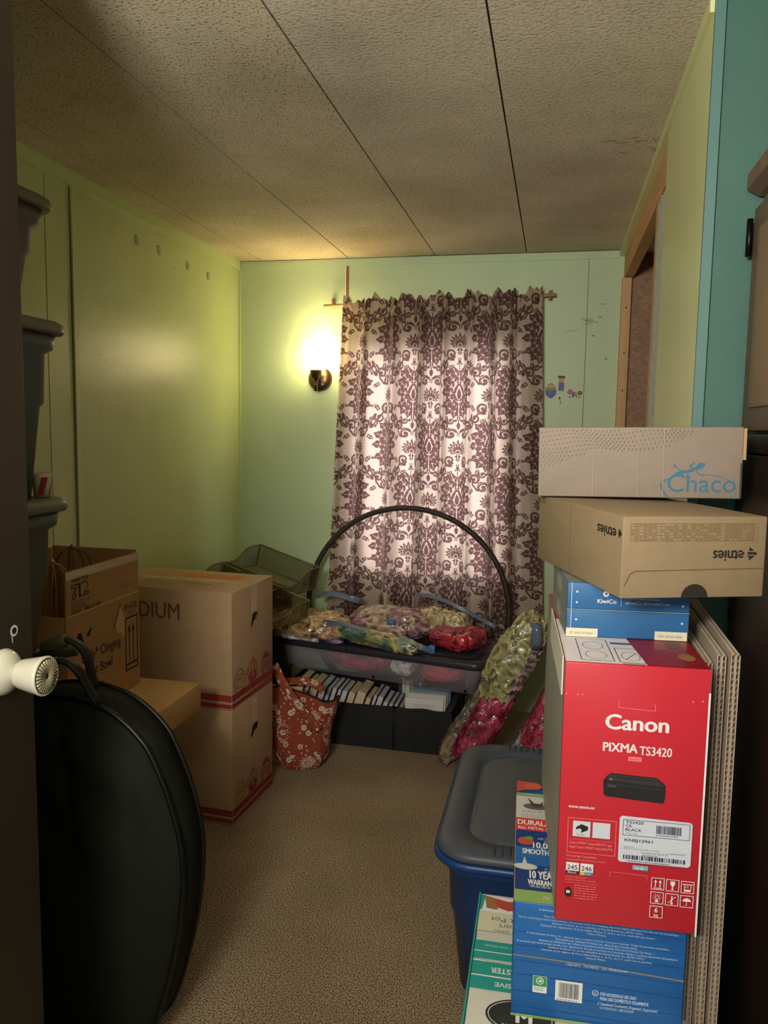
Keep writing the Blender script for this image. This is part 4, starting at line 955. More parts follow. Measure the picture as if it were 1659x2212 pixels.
sb = empty('shoe_box', (-0.0245,1.338,1.1925), rot=(0,R(-1.0),R(0.8))); tag(sb, 'topmost taupe shoe box of the right hand stack, with a blue lizard logo', 'shoe box')
w_, d, h = 0.318, 0.175, 0.114
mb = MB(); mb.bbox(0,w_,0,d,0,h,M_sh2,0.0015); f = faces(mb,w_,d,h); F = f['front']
cb = ink('logo_blue',(48,104,134)); dash = ink('dash_grey',(112,98,84))
F.text('Chaco', .205, .010, .042, cb, bold=.0, w_=.104)
ip = [(.212-.0,.030)]
F.o = F.o+F.u*-.012
F.line([(.207,.024),(.209,.014),(.214,.006),(.218,.002)],.0030,cb); F.line([(.210,.028),(.213,.024)],.0012,cb)
F.line([(.272,.038),(.285,.0375),(.300,.034),(.314,.028),(.320,.020),(.322,.012),(.320,.005),(.312,.002)],.0010,cb)
liz = [(.208,.028),(.216,.029),(.224,.034),(.232,.0395),(.242,.042),(.252,.0425),(.260,.047)]
F.line(liz,.0022,cb); F.line([(.228,.0375),(.238,.042),(.250,.0435),(.261,.0485)],.0046,cb); F.ell(.268,.0535,.0052,.0040,cb,14); F.poly([(.262,.046),(.270,.049),(.275,.056),(.266,.057),(.259,.051)],cb)
for a, b, c in (((.238,.043),(.231,.049),(.227,.052)),((.238,.040),(.244,.034),(.250,.032)),((.256,.048),(.250,.052),(.256,.056)),((.261,.045),(.264,.039),(.271,.037))):
    F.line([a,b,c],.0018,cb); F.line([(c[0]-.003,c[1]-.001),c,(c[0]+.003,c[1]+.001)],.001,cb); F.line([(c[0],c[1]-.003),(c[0],c[1]+.003)],.001,cb)
F.o = F.o+F.u*.012
rn = random.Random(11)
def ok(x, z):
    lower = .045+.045*min(1,x/.20)-.0*x if x < .09 else .075+.01*math.sin(x*20)
    lower = .040+x*.42 if x < .085 else (.0755 if x < .19 else .0755+(x-.19)*.55)
    return z > lower and x < .252-.0
for i in range(40):
    for j in range(14):
        x = .004+i*.0063+(j % 2)*.003; z = .036+j*.0058+.004*math.sin(x*45+j*.5)
        if z < h-.003 and ok(x,z) and x < .25-.02*math.sin(j):
            a = R(60+35*math.sin(x*22+j*.35)); l = .0016; F.line([(x-l*math.cos(a),z-l*math.sin(a)),(x+l*math.cos(a),z+l*math.sin(a))],.0009,dash)
for x in (.088,.158,.198): F.line([(x,.001),(x,h-.001)],.0005,ink('soft_fold',(190,174,150)))
F.up(); F.rect(w_-.004,.002,.003,.055,ink('slot_dark',(56,50,40)))
mb.build('lid', sb)
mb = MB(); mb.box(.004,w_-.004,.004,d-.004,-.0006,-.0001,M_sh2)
mb.box(w_+.0003,w_+.005,.002,.05,.062,h-.002,mat('torn_corner',(170,140,96),.9)); mb.build('base', sb)

# folded corrugated sheets standing on edge
def sheet(x, zt, y0, y1, label, rz, wob):
    mb = MB(); face_m = mat('sheet_face',(168,152,136),0.85,var=.06,vscale=10); edge = mat('corrugated_edge',(196,178,154),0.9)
    th = .011
    for s in (0, 1):
        x0 = s*th*.55
        mb.box(x0, x0+.0012, 0, y1-y0, 0, zt, face_m); mb.box(x0+.0045, x0+.0057, 0.0005, y1-y0, 0, zt-.002, face_m)
        # flutes seen at the front edge and along the top
        n = int(zt/.0085); pts = []
        for k in range(n*2+1): pts.append((x0+(.0012 if k % 2 else .0045), k*zt/(n*2)))
        vs = []; fs = []
        for (a, b) in pts: vs += [(a,0.0012,b),(a,y1-y0-.001,b)]
        for k in range(len(pts)-1): fs.append((2*k,2*k+1,2*k+3,2*k+2))
        mb.add(vs, fs, edge)
        vs = []; fs = []
        for (a, b) in pts: vs += [(a,0.0012,b),(a+.0009,0.0004,b+.0004)]
    tag(mb.build('cardboard_sheet', loc=(x,y0,0.001), rz=rz), label, 'cardboard sheet', 'folded corrugated cardboard leaning beside the printer box')
sheet(0.2135, 0.985, 1.135, 1.52, 'corrugated cardboard sheet standing on edge, nearest the red printer box', 0.0, 0)
sheet(0.2275, 1.000, 1.120, 1.50, 'corrugated cardboard sheet standing on edge, middle of the three', R(-0.4), 0)
sheet(0.2430, 1.005, 1.110, 1.48, 'corrugated cardboard sheet standing on edge, nearest the wooden cabinet', R(-0.8), 0)

# ================================================================ WOODEN CABINET at the right edge
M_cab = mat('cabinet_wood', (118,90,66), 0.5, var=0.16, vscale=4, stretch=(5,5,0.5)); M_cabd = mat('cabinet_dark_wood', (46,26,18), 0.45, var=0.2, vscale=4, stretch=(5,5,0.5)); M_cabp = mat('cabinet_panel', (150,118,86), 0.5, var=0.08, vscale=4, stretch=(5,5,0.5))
cb_ = empty('wooden_cabinet', (0.349, 1.57, 0.001)); tag(cb_, 'tall brown wooden cabinet with a crown and black hinge against the teal wall', 'cabinet')
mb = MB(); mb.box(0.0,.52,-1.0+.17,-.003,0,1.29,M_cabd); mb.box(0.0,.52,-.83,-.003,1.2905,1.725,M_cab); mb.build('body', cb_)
mb = MB(); mb.prism([(0.0,1.722),(-.010,1.724),(-.030,1.735),(-.030,1.762),(0.50,1.762),(0.50,1.726),(0,1.726)],-.83,.0,M_cab,Matrix(((1,0,0,0),(0,0,1,-.004),(0,1,0,0),(0,0,0,1)))); mb.build('crown', cb_)
dr = MB(); dr.bbox(-.020,-.001,-.80,-.028,1.305,1.695,M_cab,.003); dr.bbox(-.024,-.0195,-.75,-.085,1.345,1.650,M_cabp,.002); dro = dr.build('door', cb_)
mb = MB(); mb.tube([(-.025,-.022,1.615),(-.025,-.022,1.680)],.0055,mat('black_iron',(14,14,16),.4,metal=.5),10); mb.build('hinge', dro)
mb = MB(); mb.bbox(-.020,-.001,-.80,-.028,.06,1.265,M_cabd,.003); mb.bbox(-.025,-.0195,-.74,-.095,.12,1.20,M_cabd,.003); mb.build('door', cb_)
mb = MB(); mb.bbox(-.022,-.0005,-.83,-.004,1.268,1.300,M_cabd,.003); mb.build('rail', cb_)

# ================================================================ BLUE TOTE with a grey lid
M_blt = mat('blue_tote', (28,66,124), 0.38, bump=0.04, bscale=400); M_gl = mat('slate_lid', (74,80,92), 0.45, bump=0.08, bscale=500)
e = tote(-0.232, 1.625, 0.001, 0.64, 0.44, 0.381, M_blt, M_gl, 'blue storage tote with a slate grey lid on the carpet behind the boxes', None, rz=R(0), name='storage_tote', lidh=.022, taper=.035, over=.022, corner=.085, ribmat=mat('slate_rib',(56,64,86),.4))
mb = MB(); loft(mb, [(rrect(.002,.438,.002,.638,.085), .340), (rrect(-.004,.444,-.004,.644,.088), .345), (rrect(-.004,.444,-.004,.644,.088), .3585), (rrect(.002,.438,.002,.638,.085), .3587)], M_blt); mb.build('rim', e)

# ================================================================ BACK CORNER
# low clear tote with dark lid, resting on the books
ut = empty('low_storage_tote', (-1.130, 3.085, 0.288), R(-11.5)); tag(ut, 'long low translucent storage tote with a charcoal lid lying on the book bin', 'storage bin')
M_clear = mat('translucent_plastic', (206,200,214), 0.35, spec=0.4, bump=0.05, bscale=90, alpha=0.30)
M_char = mat('charcoal_lid', (46,46,52), 0.35, bump=0.05, bscale=500)
Wt, Lt = 0.915, 0.385
mb = MB(); loft(mb, [(rrect(.035,Wt-.035,.035,Lt-.035,.03),0.0),(rrect(.020,Wt-.020,.020,Lt-.020,.03),.103)], M_clear, True, False); mb.build('body', ut)
mb = MB(); q = lambda i: rrect(i,Wt-i,i,Lt-i,.045)
loft(mb, [(q(.004),.104),(q(0),.108),(q(0),.128),(q(.006),.133),(q(.016),.135),(q(.040),.136),(q(.043),.133),(q(.060),.133),(q(.062),.1355)], M_char)
mb.box(.338,.341,-.0008,.004,.106,.133,M_pip); mb.build('lid', ut)
for x in (.07,.45,.84):
    mb = MB(); mb.lathe([(0.0001,.005),(.006,.004),(.006,0)], M_pip, 12, Matrix.Translation((x,.030,.012)) @ Matrix.Rotation(R(90),4,'X')); mb.build('wheel', ut)
# folded clothes inside, dimly seen through the side
def lump(name, loc, dims, rot, cf, seed, label, cat='clothes bag', group=None, parent=None, mm=None, rough=.35, amp=.25, res=90, flat=0.0, outline=None):
    """bag of clothes under film: a creased closed pillow; cf(u,v,p)->srgb"""
    nu, nv = res*2, res
    U = np.linspace(0, 2*np.pi, nu); V = np.linspace(0, np.pi, nv)
    P = np.zeros((nv, nu, 3)); C = np.zeros((nv, nu, 3)); dx, dy, dz = dims
    for j in range(nv):
        sv = math.sin(V[j]); cv = math.cos(V[j])
        for i in range(nu):
            cu, su = math.cos(U[i]), math.sin(U[i])
            ex = 0.62
            x = math.copysign(abs(cu)**ex, cu)*sv**.6; y = math.copysign(abs(su)**ex, su)*sv**.6; z = math.copysign(abs(cv)**.8, cv)*1.0
            p = Vector((x*dx, y*dy, z*dz)); q = Vector((p.x*9+seed*3.1, p.y*9+seed, p.z*9))
            n1 = noise.noise(q); n2 = abs(noise.noise(q*2.3)); n3 = abs(noise.noise(q*5.1+Vector((3,1,7)))); n4 = abs(noise.noise(Vector((q.x*2.0+4, q.y*9, q.z*6))))
            dsp = amp*(n1*.5-n2*.95-n3*.65-n4*.75+.40)
            edge = 1.0+0.10*noise.noise(Vector((cu*2+seed, su*2, 0)))
            pp = Vector((p.x*edge, p.y*edge, p.z*(1+dsp*1.3)))+Vector((x, y, 0))*dsp*.02
            P[j, i] = pp; C[j, i] = lin(cf(x, y, z, n1, n2, n3))
    o = np_grid_object(name, P, mm or M_wrap, col=C, parent=parent); o.location = loc; o.rotation_euler = rot
    if label: tag(o, label, cat, group)
    return o
M_wrap = wrap_mat('clothes_under_film')
M_cloth = mat('plain_cloth', (150,60,76), 0.9)
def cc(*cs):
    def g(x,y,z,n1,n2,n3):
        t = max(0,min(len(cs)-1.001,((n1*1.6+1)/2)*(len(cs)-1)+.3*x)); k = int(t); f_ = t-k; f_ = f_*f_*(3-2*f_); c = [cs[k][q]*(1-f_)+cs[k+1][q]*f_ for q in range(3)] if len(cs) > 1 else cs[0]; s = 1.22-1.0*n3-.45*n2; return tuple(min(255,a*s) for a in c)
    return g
def cloth(name, x, y, dx, dy, dz, col, label, seed):
    e = lump(name, (0,0,0), (dx,dy,dz), (0,0,0), cc(col), seed, None, res=22, mm=attrcol, amp=.3)
    mw = Matrix.Translation(ut.location) @ Matrix.Rotation(R(-11.5),4,'Z'); e.location = mw @ Vector((x,y,.052)); e.rotation_euler = (0,0,R(-11.5)); tag(e, label, 'clothes'); return e
attrcol = bpy.data.materials.new('cloth_colour'); attrcol.use_nodes = True; a_ = attrcol.node_tree.nodes.new('ShaderNodeAttribute'); a_.attribute_name = 'Col'
attrcol.node_tree.links.new(a_.outputs['Color'], attrcol.node_tree.nodes['Principled BSDF'].inputs['Base Color']); attrcol.node_tree.nodes['Principled BSDF'].inputs['Roughness'].default_value = .9
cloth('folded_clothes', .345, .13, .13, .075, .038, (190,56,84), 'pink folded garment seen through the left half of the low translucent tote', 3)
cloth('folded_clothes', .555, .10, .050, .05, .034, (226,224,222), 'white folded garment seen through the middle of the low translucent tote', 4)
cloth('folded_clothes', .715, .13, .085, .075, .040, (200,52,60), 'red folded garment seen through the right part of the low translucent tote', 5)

# fabric book bin under it
M_fab = mat('black_canvas', (26,28,28), 0.8, bump=0.3, bscale=300, var=.15, vscale=8)
bb = empty('fabric_bin', (-1.115, 3.035, 0.001), R(-1.2)); tag(bb, 'long black collapsible fabric bin full of books, on the carpet below the window', 'bin')
W2, D2, H2 = .755, .40, .182
mb = MB(); t = .006; mb.bbox(0,W2,0,D2,0,t,M_fab,.001)
def wav(x0,x1,y,sg,zt):
    mb.grid(lambda u,v: (x0+(x1-x0)*u, y-sg*.004*math.sin(v*math.pi)*(1+math.sin(u*17))-sg*.002*math.sin(u*9), t+(zt-t)*v-.004*math.sin(u*math.pi*2)**2*v), 40, 8, M_fab)
wav(0,.52,0,1,H2); wav(.52,W2,0,1,H2+.004); mb.box(0,W2,.001,.005,t,H2-.010,M_fab); mb.box(0,W2,D2-t,D2,t,H2,M_fab); mb.box(0,t,0,D2,t,H2,M_fab)
mb.grid(lambda u,v: (W2-.001+.006*math.sin(v*3.1)*math.sin(u*12)*.6, D2*u, t+(H2+.075*u-t)*v), 30, 8, M_fab); mb.box(W2-.008,W2-.003,0,D2,t,H2-.008,M_fab)
mb.build('body', bb)
mb = MB()
for x in (.002,.52,W2): mb.tube([(x,-.006,.004),(x,-.008,.09),(x,-.004,H2-.001)], .0028, M_pip, 6)
for x0, x1 in ((.002,.52),(.52,W2)): mb.tube([(x0+(x1-x0)*k/10,-.003,H2+.0005-.004*math.sin(k/10*3.14)) for k in range(11)], .0024, M_pip, 6)
mb.tube([(W2+.002,0,H2),(W2+.002,D2*.5,H2+.037),(W2+.002,D2,H2+.075)], .003, M_pip, 6); mb.tube([(W2+.003,.04,.03),(W2+.008,.16,.14),(W2+.008,.22,.14),(W2+.003,.34,.05)], .003, M_pip, 6)
mb.build('binding', bb)
mb = MB(); mb.strap([(W2-.02,.0,H2-.01),(W2+.01,.15,H2+.045),(W2-.005,.33,H2+.06)], (1,0,.2), .03, .003, M_fab); mb.build('handle', bb)

# books
pgm = mat('book_pages', (212,196,162), 0.85, bump=.5, bscale=900); pgw = mat('white_book_pages', (206,206,204), 0.85, bump=.5, bscale=900)
covcache = {}
def cov(c):
    if c not in covcache: covcache[c] = mat('cover_%d_%d_%d' % c, c, .5)
    return covcache[c]
def book(loc, th, w_, hh, col, label, rot, pages=None, front=None, spine=None, group='books standing in the black fabric bin'):
    """x = thickness, y = width (fore edge towards -y), z = height"""
    e = empty('book', loc, rot=rot); tag(e, label, 'book', group); m = cov(col)
    mb = MB(); c = .0018; mb.box(0,c,0,w_,0,hh,m); mb.box(th-c,th,0,w_,0,hh,m); mb.box(c,th-c,w_-c,w_,0,hh,m)
    if front: front(Face(mb,(0,w_,0),(0,-1,0),(0,0,1)))
    if spine: spine(Face(mb,(th,w_,0),(-1,0,0),(0,0,1)))
    mb.build('cover', e)
    mb = MB(); mb.box(c+.0002,th-c-.0002,.003,w_-c-.0002,.003,hh-.003,pages or pgm); mb.build('pages', e)
    return e
bx0, by0, bz0 = -1.115, 3.035, .008
specs = [ # x, th, height, lean, colour, label-colour words, pages
 (.035,.030,.225,28,(150,140,80),'olive yellow',pgm),(.085,.020,.215,30,(44,52,42),'dark green',pgm),(.120,.034,.215,33,(84,84,78),'dark grey',pgm),(.168,.026,.212,34,(104,112,112),'slate grey',pgw),
 (.208,.016,.205,32,(60,118,150),'sky blue',pgw),(.238,.020,.208,34,(38,40,42),'charcoal',pgw),(.272,.014,.205,36,(120,124,122),'light grey',pgw),(.300,.024,.200,36,(46,38,32),'dark brown',pgw),
 (.338,.030,.196,34,(58,42,32),'chocolate brown',pgm),(.380,.036,.200,26,(206,184,140),'cream and dark',pgm),(.428,.022,.182,36,(146,52,84),'magenta spined',pgm),
 (.455,.014,.196,22,(92,92,96),'thin ash grey',pgw),(.478,.024,.190,22,(52,50,54),'thick dark slate',pgw),(.512,.020,.172,26,(118,112,108),'warm grey',pgw),(.540,.016,.168,30,(112,114,120),'cool grey',pgw),(.562,.016,.166,30,(84,84,88),'mid grey',pgw),(.585,.016,.150,38,(190,184,168),'small cream',pgw),(.604,.010,.146,40,(130,92,86),'small brown',pgw)]
ordn = ['first','second','third','fourth','fifth','sixth','seventh','eighth','ninth','tenth','eleventh','twelfth','thirteenth','fourteenth','fifteenth','sixteenth','seventeenth','eighteenth']
bxx = .030
for k, (x, th, hh, ln, c, wd, pg) in enumerate(specs):
    ln = 30; x = bxx; bxx += th*1.07+.004
    hh *= 1.10
    book((bx0+x, by0+.012-.011*x, bz0+th*math.sin(R(ln*.6))), th, .145, hh*1.02, c, '%s book leaning to the right, %s from the left in the fabric bin' % (wd, ordn[k]), (0,R(ln*.6),0), pg)
def sp(words, mcol):
    def g(F): F.text(words, .014, .12, .016, mcol, bold=.02)
    return g
def spinebook(x, y, th, hh, col, words, label, tc):
    e = empty('book', (bx0+x, by0+y, bz0)); tag(e, label, 'book', 'books standing in the black fabric bin'); mb = MB(); mb.bbox(0,th,0,.12,0,hh,cov(col),.0015)
    F = Face(mb,(th,0,0),(0,0,1),(-1,0,0)); F.o = Vector((th*.82,-.0,0)); F.u = Vector((0,0,1)); F.v = Vector((-1,0,0)); F.n = Vector((0,-1,0)); F.text(words, .11, .0, th*.7, tc, bold=.02)
    mb.build('cover', e); mb = MB(); mb.box(.002,th-.002,.003,.118,hh+.0002,hh+.0012,pgw); mb.build('pages', e)
for a in ((.500,.175,.014,.232,(40,52,96),'STORIES','navy spined upright book behind the grey ones',i_w2),(.516,.175,.012,.236,(210,200,160),'NOTES','cream spined upright book behind the grey ones',i_nv),(.530,.170,.020,.228,(206,206,204),'ALYSON','white spined upright book with red letters',i_red),(.552,.170,.014,.234,(168,178,70),'DAILY','lime green spined upright book',i_nv),(.568,.165,.018,.230,(60,82,150),'FITNESS','blue spined upright book beside the white front facing ones',i_w2),(.588,.165,.012,.226,(196,206,220),'POEMS','pale blue thin upright book',i_nv)):
    spinebook(*a)
# front facing books at the right end
def aw(F):
    F.text('The', .078, .093, .0225, ink('title_blue',(96,116,150)), align='c', w_=.029); F.text('Awakened Brain', .078, .071, .0225, ink('title_blue',(96,116,150)), align='c', w_=.126)
    F.text('THE NEW SCIENCE OF SPIRITUALITY AND OUR', .078, .126, .006, i_gry, align='c', w_=.095); F.text('QUEST FOR AN INSPIRED LIFE', .078, .118, .006, i_gry, align='c', w_=.075)
for k, (dx, dy, th, hh, col, lab, fr) in enumerate(((0,.0,.016,.140,(208,206,204),'white front facing book with a grey blue title, foremost in the bin',aw),(.006,.020,.018,.152,(196,192,186),'off white front facing book just behind the foremost one',None),(.012,.042,.014,.158,(120,138,150),'blue grey front facing book, third of the row',None),(.020,.060,.016,.166,(92,120,134),'teal grey front facing book at the back of the row',None))):
    e = empty('book', (bx0+.560+dx, by0-.001+dy, .072+bz0), rot=(R(-6),0,0)); tag(e, lab, 'book', 'front facing books in the fabric bin'); mb = MB(); bw = .157
    mb.box(0,bw,0,.0018,0,hh,cov(col)); mb.box(0,bw,th-.0018,th,0,hh,cov(col)); mb.box(0,.0018,.002,th-.002,0,hh,cov(col))
    if fr:
        F = Face(mb,(0,0,0),(1,0,0),(0,0,1)); F.text('The', .078, .080, .0225, ink('title_blue',(96,116,150)), align='c', w_=.029); F.text('Awakened Brain', .078, .057, .0225, ink('title_blue',(96,116,150)), align='c', w_=.126)
        F.text('THE NEW SCIENCE OF SPIRITUALITY AND OUR', .078, .112, .006, i_gry, align='c', w_=.100); F.text('QUEST FOR AN INSPIRED LIFE', .078, .104, .006, i_gry, align='c', w_=.075)
    mb.build('cover', e); mb = MB(); mb.box(.002,bw-.002,.0021,th-.0021,.002,hh-.002,pgw); mb.build('pages', e)

# hoop
mb = MB(); cx, cz, r = -0.632, 0.487, 0.462
N = 140; mb.tube([(cx+r*math.cos(2*math.pi*i/N), 3.455, cz+r*math.sin(2*math.pi*i/N)) for i in range(N)], 0.0125, mat('glitter_black_hoop',(52,44,34),0.35,bump=1.0,bscale=300,var=.5,vscale=120), 12, closed=True)
tag(mb.build('hoop'), 'large dark glittery hoop standing upright in front of the curtain', 'hoop')

# bags of clothes lying on the lid
g = 'vacuum bags of clothes on the charcoal lid'
zl = .425
lump('clothes_bag', (-0.975,3.13,zl+.050), (.175,.135,.047), (0,R(2),R(-14)), cc((196,158,104),(170,128,110),(206,176,124),(150,116,84),(188,160,116)), 1, 'creased gold and brown clothes bag at the left end of the charcoal lid', group=g)
lump('clothes_bag', (-0.965,3.05,zl+.017), (.160,.055,.014), (0,0,R(-10)), cc((50,52,84),(210,206,216),(40,36,52),(128,108,150)), 7, 'thin navy and white printed clothes bag under the gold one', group=g)
lump('clothes_bag', (-0.650,3.22,zl+.060), (.185,.130,.054), (0,0,R(-8)), cc((190,160,150),(206,186,168),(140,96,116),(196,170,150),(120,84,100)), 2, 'mauve and cream fuzzy clothes bag with a blue valve, in the middle of the lid', group=g)
mb = MB(); mb.lathe([(0.0001,.016),(.018,.015),(.020,.010),(.0205,0),(.0001,0)], mat('blue_valve',(64,124,176),.3), 20); 
vo = mb.build('bag_valve', loc=(-0.625,3.09,zl+.083)); tag(vo, 'round blue plastic valve cap on the middle clothes bag', 'cap')
M_zip = mat('blue_zip_film', (128,146,172), 0.15, coat=0.8, trans=0.4)
def zipbag(name, label, pts, wd, col, clipm=None):
    e = empty(name, pts[0]); tag(e, label, 'clothes bag', g); o0 = Vector(pts[0]); mb = MB()
    P_ = [Vector(p)-o0 for p in pts]; P_ = [Vector((a.x,a.y,a.z+.004*math.sin(i*1.7))) for i, a in enumerate(P_)]
    for dy_ in (0,.007,.014): mb.tube([p+Vector((0,dy_,dy_*.3)) for p in P_], .0028, M_zip, 6)
    mb.strap([p+Vector((0,.006,-.001)) for p in P_], (0,1,.3), wd, .0016, M_zip); mb.build('zip_edge', e)
    if clipm:
        mb = MB(); q_ = P_[-1]; mb.bbox(q_.x-.006,q_.x+.018,q_.y-.008,q_.y+.018,q_.z-.012,q_.z+.018,mat('blue_slider',(60,110,180),.3),.003); mb.build('slider', e)
    return e
e = zipbag('clothes_bag', 'narrow teal and yellow clothes bag with blue zip along the lid front', [(-0.900,3.035,zl+.085),(-.80,3.02,zl+.080),(-.70,2.99,zl+.066),(-.60,2.965,zl+.052),(-.50,2.95,zl+.036),(-.44,2.935,zl+.026)], .034, None, True)
l = lump('contents', (0,0,0), (.200,.048,.030), (0,R(6),R(-14)), cc((96,130,120),(64,100,96),(190,176,110),(110,140,130),(206,190,140)), 5, None, parent=e); l.location = (.235,-.030,-.046)
lump('clothes_bag', (-0.355,3.105,zl+.046), (.105,.105,.042), (0,R(3),R(-20)), cc((170,36,76),(150,28,60),(186,52,60),(60,44,50)), 3, 'bright red and pink clothes bag at the right end of the lid', group=g)
lump('clothes_bag', (-0.430,3.205,zl+.075), (.125,.080,.050), (0,0,R(-25)), cc((196,176,124),(170,150,96),(206,190,150),(120,100,80)), 8, 'yellow and brown patterned clothes bag behind the red one', group=g)
zb = zipbag('clothes_bag', 'empty film edge with a blue zip behind the red clothes bag', [(-0.555,3.30,zl+.165),(-.49,3.31,zl+.155),(-.42,3.32,zl+.135),(-.34,3.32,zl+.100),(-.27,3.30,zl+.068),(-.215,3.26,zl+.050)], .028, None)
zb2 = zipbag('clothes_bag', 'clear bag top with a blue zip behind the gold brown bag', [(-1.02,3.33,zl+.125),(-.95,3.34,zl+.138),(-.88,3.34,zl+.128),(-.82,3.33,zl+.120)], .055, None)

# upright bags of clothes leaning in the right corner
g2 = 'vacuum bags of clothes leaning in the corner right of the book bin'
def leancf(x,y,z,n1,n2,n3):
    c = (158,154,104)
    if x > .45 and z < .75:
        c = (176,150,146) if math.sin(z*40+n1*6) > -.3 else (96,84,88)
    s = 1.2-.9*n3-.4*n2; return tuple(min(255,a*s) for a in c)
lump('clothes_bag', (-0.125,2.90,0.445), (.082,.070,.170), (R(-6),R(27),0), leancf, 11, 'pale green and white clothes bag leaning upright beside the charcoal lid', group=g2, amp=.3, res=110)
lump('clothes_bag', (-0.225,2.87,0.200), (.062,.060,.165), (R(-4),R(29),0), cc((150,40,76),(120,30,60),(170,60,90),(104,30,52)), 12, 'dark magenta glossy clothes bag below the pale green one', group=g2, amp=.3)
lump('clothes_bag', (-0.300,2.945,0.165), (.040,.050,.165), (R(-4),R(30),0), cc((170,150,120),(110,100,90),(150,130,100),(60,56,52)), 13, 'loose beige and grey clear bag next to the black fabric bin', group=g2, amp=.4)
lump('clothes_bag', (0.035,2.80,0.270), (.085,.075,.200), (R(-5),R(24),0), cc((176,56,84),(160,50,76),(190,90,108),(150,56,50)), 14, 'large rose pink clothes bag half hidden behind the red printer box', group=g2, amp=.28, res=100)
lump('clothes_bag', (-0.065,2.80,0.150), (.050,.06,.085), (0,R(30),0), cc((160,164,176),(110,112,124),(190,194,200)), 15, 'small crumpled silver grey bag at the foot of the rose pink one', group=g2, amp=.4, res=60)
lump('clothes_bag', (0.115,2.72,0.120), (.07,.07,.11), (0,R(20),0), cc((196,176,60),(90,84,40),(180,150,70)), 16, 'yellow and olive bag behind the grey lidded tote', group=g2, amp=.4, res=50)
mb = MB(); mb.strap([(0,0,0),(.004,-.01,.03),(.002,-.012,.07),(-.004,-.004,.10)],(1,0,0),.034,.004,M_zip); tag(mb.build('bag_clip', loc=(-0.040,2.83,0.515)), 'short blue zip slider on top of the pale green clothes bag', 'clip')

# dark crate with mesh letter trays on it
mb = MB(); mb.bbox(0,.345,0,.34,0,.545,mat('dark_crate',(28,28,24),.6),.006); mb.bbox(.270,.345,-.012,.0,.30,.52,mat('brown_crate_face',(110,88,60),.7),.003)
tag(mb.build('dark_crate', loc=(-1.488,3.02,0.001)), 'black crate behind the moving boxes, holding up the mesh trays', 'crate')
def mesh_mat():
    m = bpy.data.materials.new('wire_mesh'); m.use_nodes = True; nt = m.node_tree; b = nt.nodes['Principled BSDF']; L = nt.links
    b.inputs['Base Color'].default_value = lin((104,92,56))+(1,); b.inputs['Metallic'].default_value = .5; b.inputs['Roughness'].default_value = .4
    tc = nt.nodes.new('ShaderNodeTexCoord'); mp = nt.nodes.new('ShaderNodeMapping'); mp.inputs['Scale'].default_value = (1,1,1); L.new(tc.outputs['UV'], mp.inputs[0])
    ck = nt.nodes.new('ShaderNodeTexBrick'); ck.offset = 0.5; ck.inputs['Scale'].default_value = 1.0; ck.inputs['Mortar Size'].default_value = 0.0007; ck.inputs['Brick Width'].default_value = .0045; ck.inputs['Row Height'].default_value = .004
    ck.inputs['Color1'].default_value = (0,0,0,1); ck.inputs['Color2'].default_value = (0,0,0,1); ck.inputs['Mortar'].default_value = (1,1,1,1); ck.inputs['Mortar Smooth'].default_value = 0.0
    L.new(mp.outputs[0], ck.inputs[0]); L.new(ck.outputs['Color'], b.inputs['Alpha']); return m
M_mesh = mesh_mat(); M_wirem = mat('mesh_tray_frame', (122,108,68), 0.45, metal=0.3)
def panel(mb, fn, nu, nv, su, sv):
    mb.grid(fn, nu, nv, M_mesh, False)
def tray(loc, rot, label, hh=.085, back=.16):
    e = empty('letter_tray', loc, rot=rot); tag(e, label, 'letter tray', 'metal mesh letter trays on the dark crate')
    W3, D3 = .33, .25
    prof = lambda u: hh*(.45+.55*(1/(1+math.exp(-(u-.5)*16))))      # high at the back, dipping to the front
    mb = MB(); uvs = []
    def P4(a,b,c,d): 
        mb.add([a,b,c,d],[(0,1,2,3)],M_mesh)
    P4((0,0,0),(W3,0,0),(W3,D3,0),(0,D3,0)); P4((0,D3,0),(W3,D3,0),(W3,D3,hh),(0,D3,hh)); 
    K = 12
    for x in (0,W3):
        for k in range(K): u0, u1 = k/K,(k+1)/K; P4((x,D3*u0,0),(x,D3*u1,0),(x,D3*u1,prof(u1)),(x,D3*u0,prof(u0)))
    P4((0,0,0),(W3*.3,0,0),(W3*.3,0,hh*.45),(0,0,hh*.45)); P4((W3*.7,0,0),(W3,0,0),(W3,0,hh*.45),(W3*.7,0,hh*.45))
    o = mb.build('mesh_panels', e); me = o.data; uv = me.uv_layers.new(name='UVMap')
    for p in me.polygons:
        n = p.normal
        for li in p.loop_indices:
            c = me.vertices[me.loops[li].vertex_index].co
            uv.data[li].uv = (c.x, c.y) if abs(n.z) > .5 else ((c.y, c.z) if abs(n.x) > .5 else (c.x, c.z))
    mb = MB(); r_ = .0034
    for x in (0,W3): mb.tube([(x,0,0),(x,0,hh*.45)]+[(x,D3*k/K,prof(k/K)) for k in range(K+1)]+[(x,D3,0)],r_,M_wirem,6)
    mb.tube([(0,D3,hh),(W3,D3,hh)],r_,M_wirem,6); mb.tube([(0,0,0),(W3,0,0),(W3,D3,0),(0,D3,0)],r_,M_wirem,6,closed=True)
    for a,b in ((0,W3*.3),(W3*.7,W3)): mb.tube([(a,0,hh*.45),(b,0,hh*.45)],r_,M_wirem,6)
    mb.build('rim', e)
    mb = MB()
    for cxx, rr in ((.08,.028),(.15,.034)): mb.tube([(W3+.003,cxx+rr*math.cos(t),.035+rr*math.sin(t)) for t in [2*math.pi*i/18 for i in range(18)]],.0018,M_wirem,5,closed=True)
    mb.build('side_loop', e)
    return e
tray((-1.485,2.960,0.612),(R(0),R(13),R(-16)),'front metal mesh letter tray, tilted down to the right on the dark crate',.10)
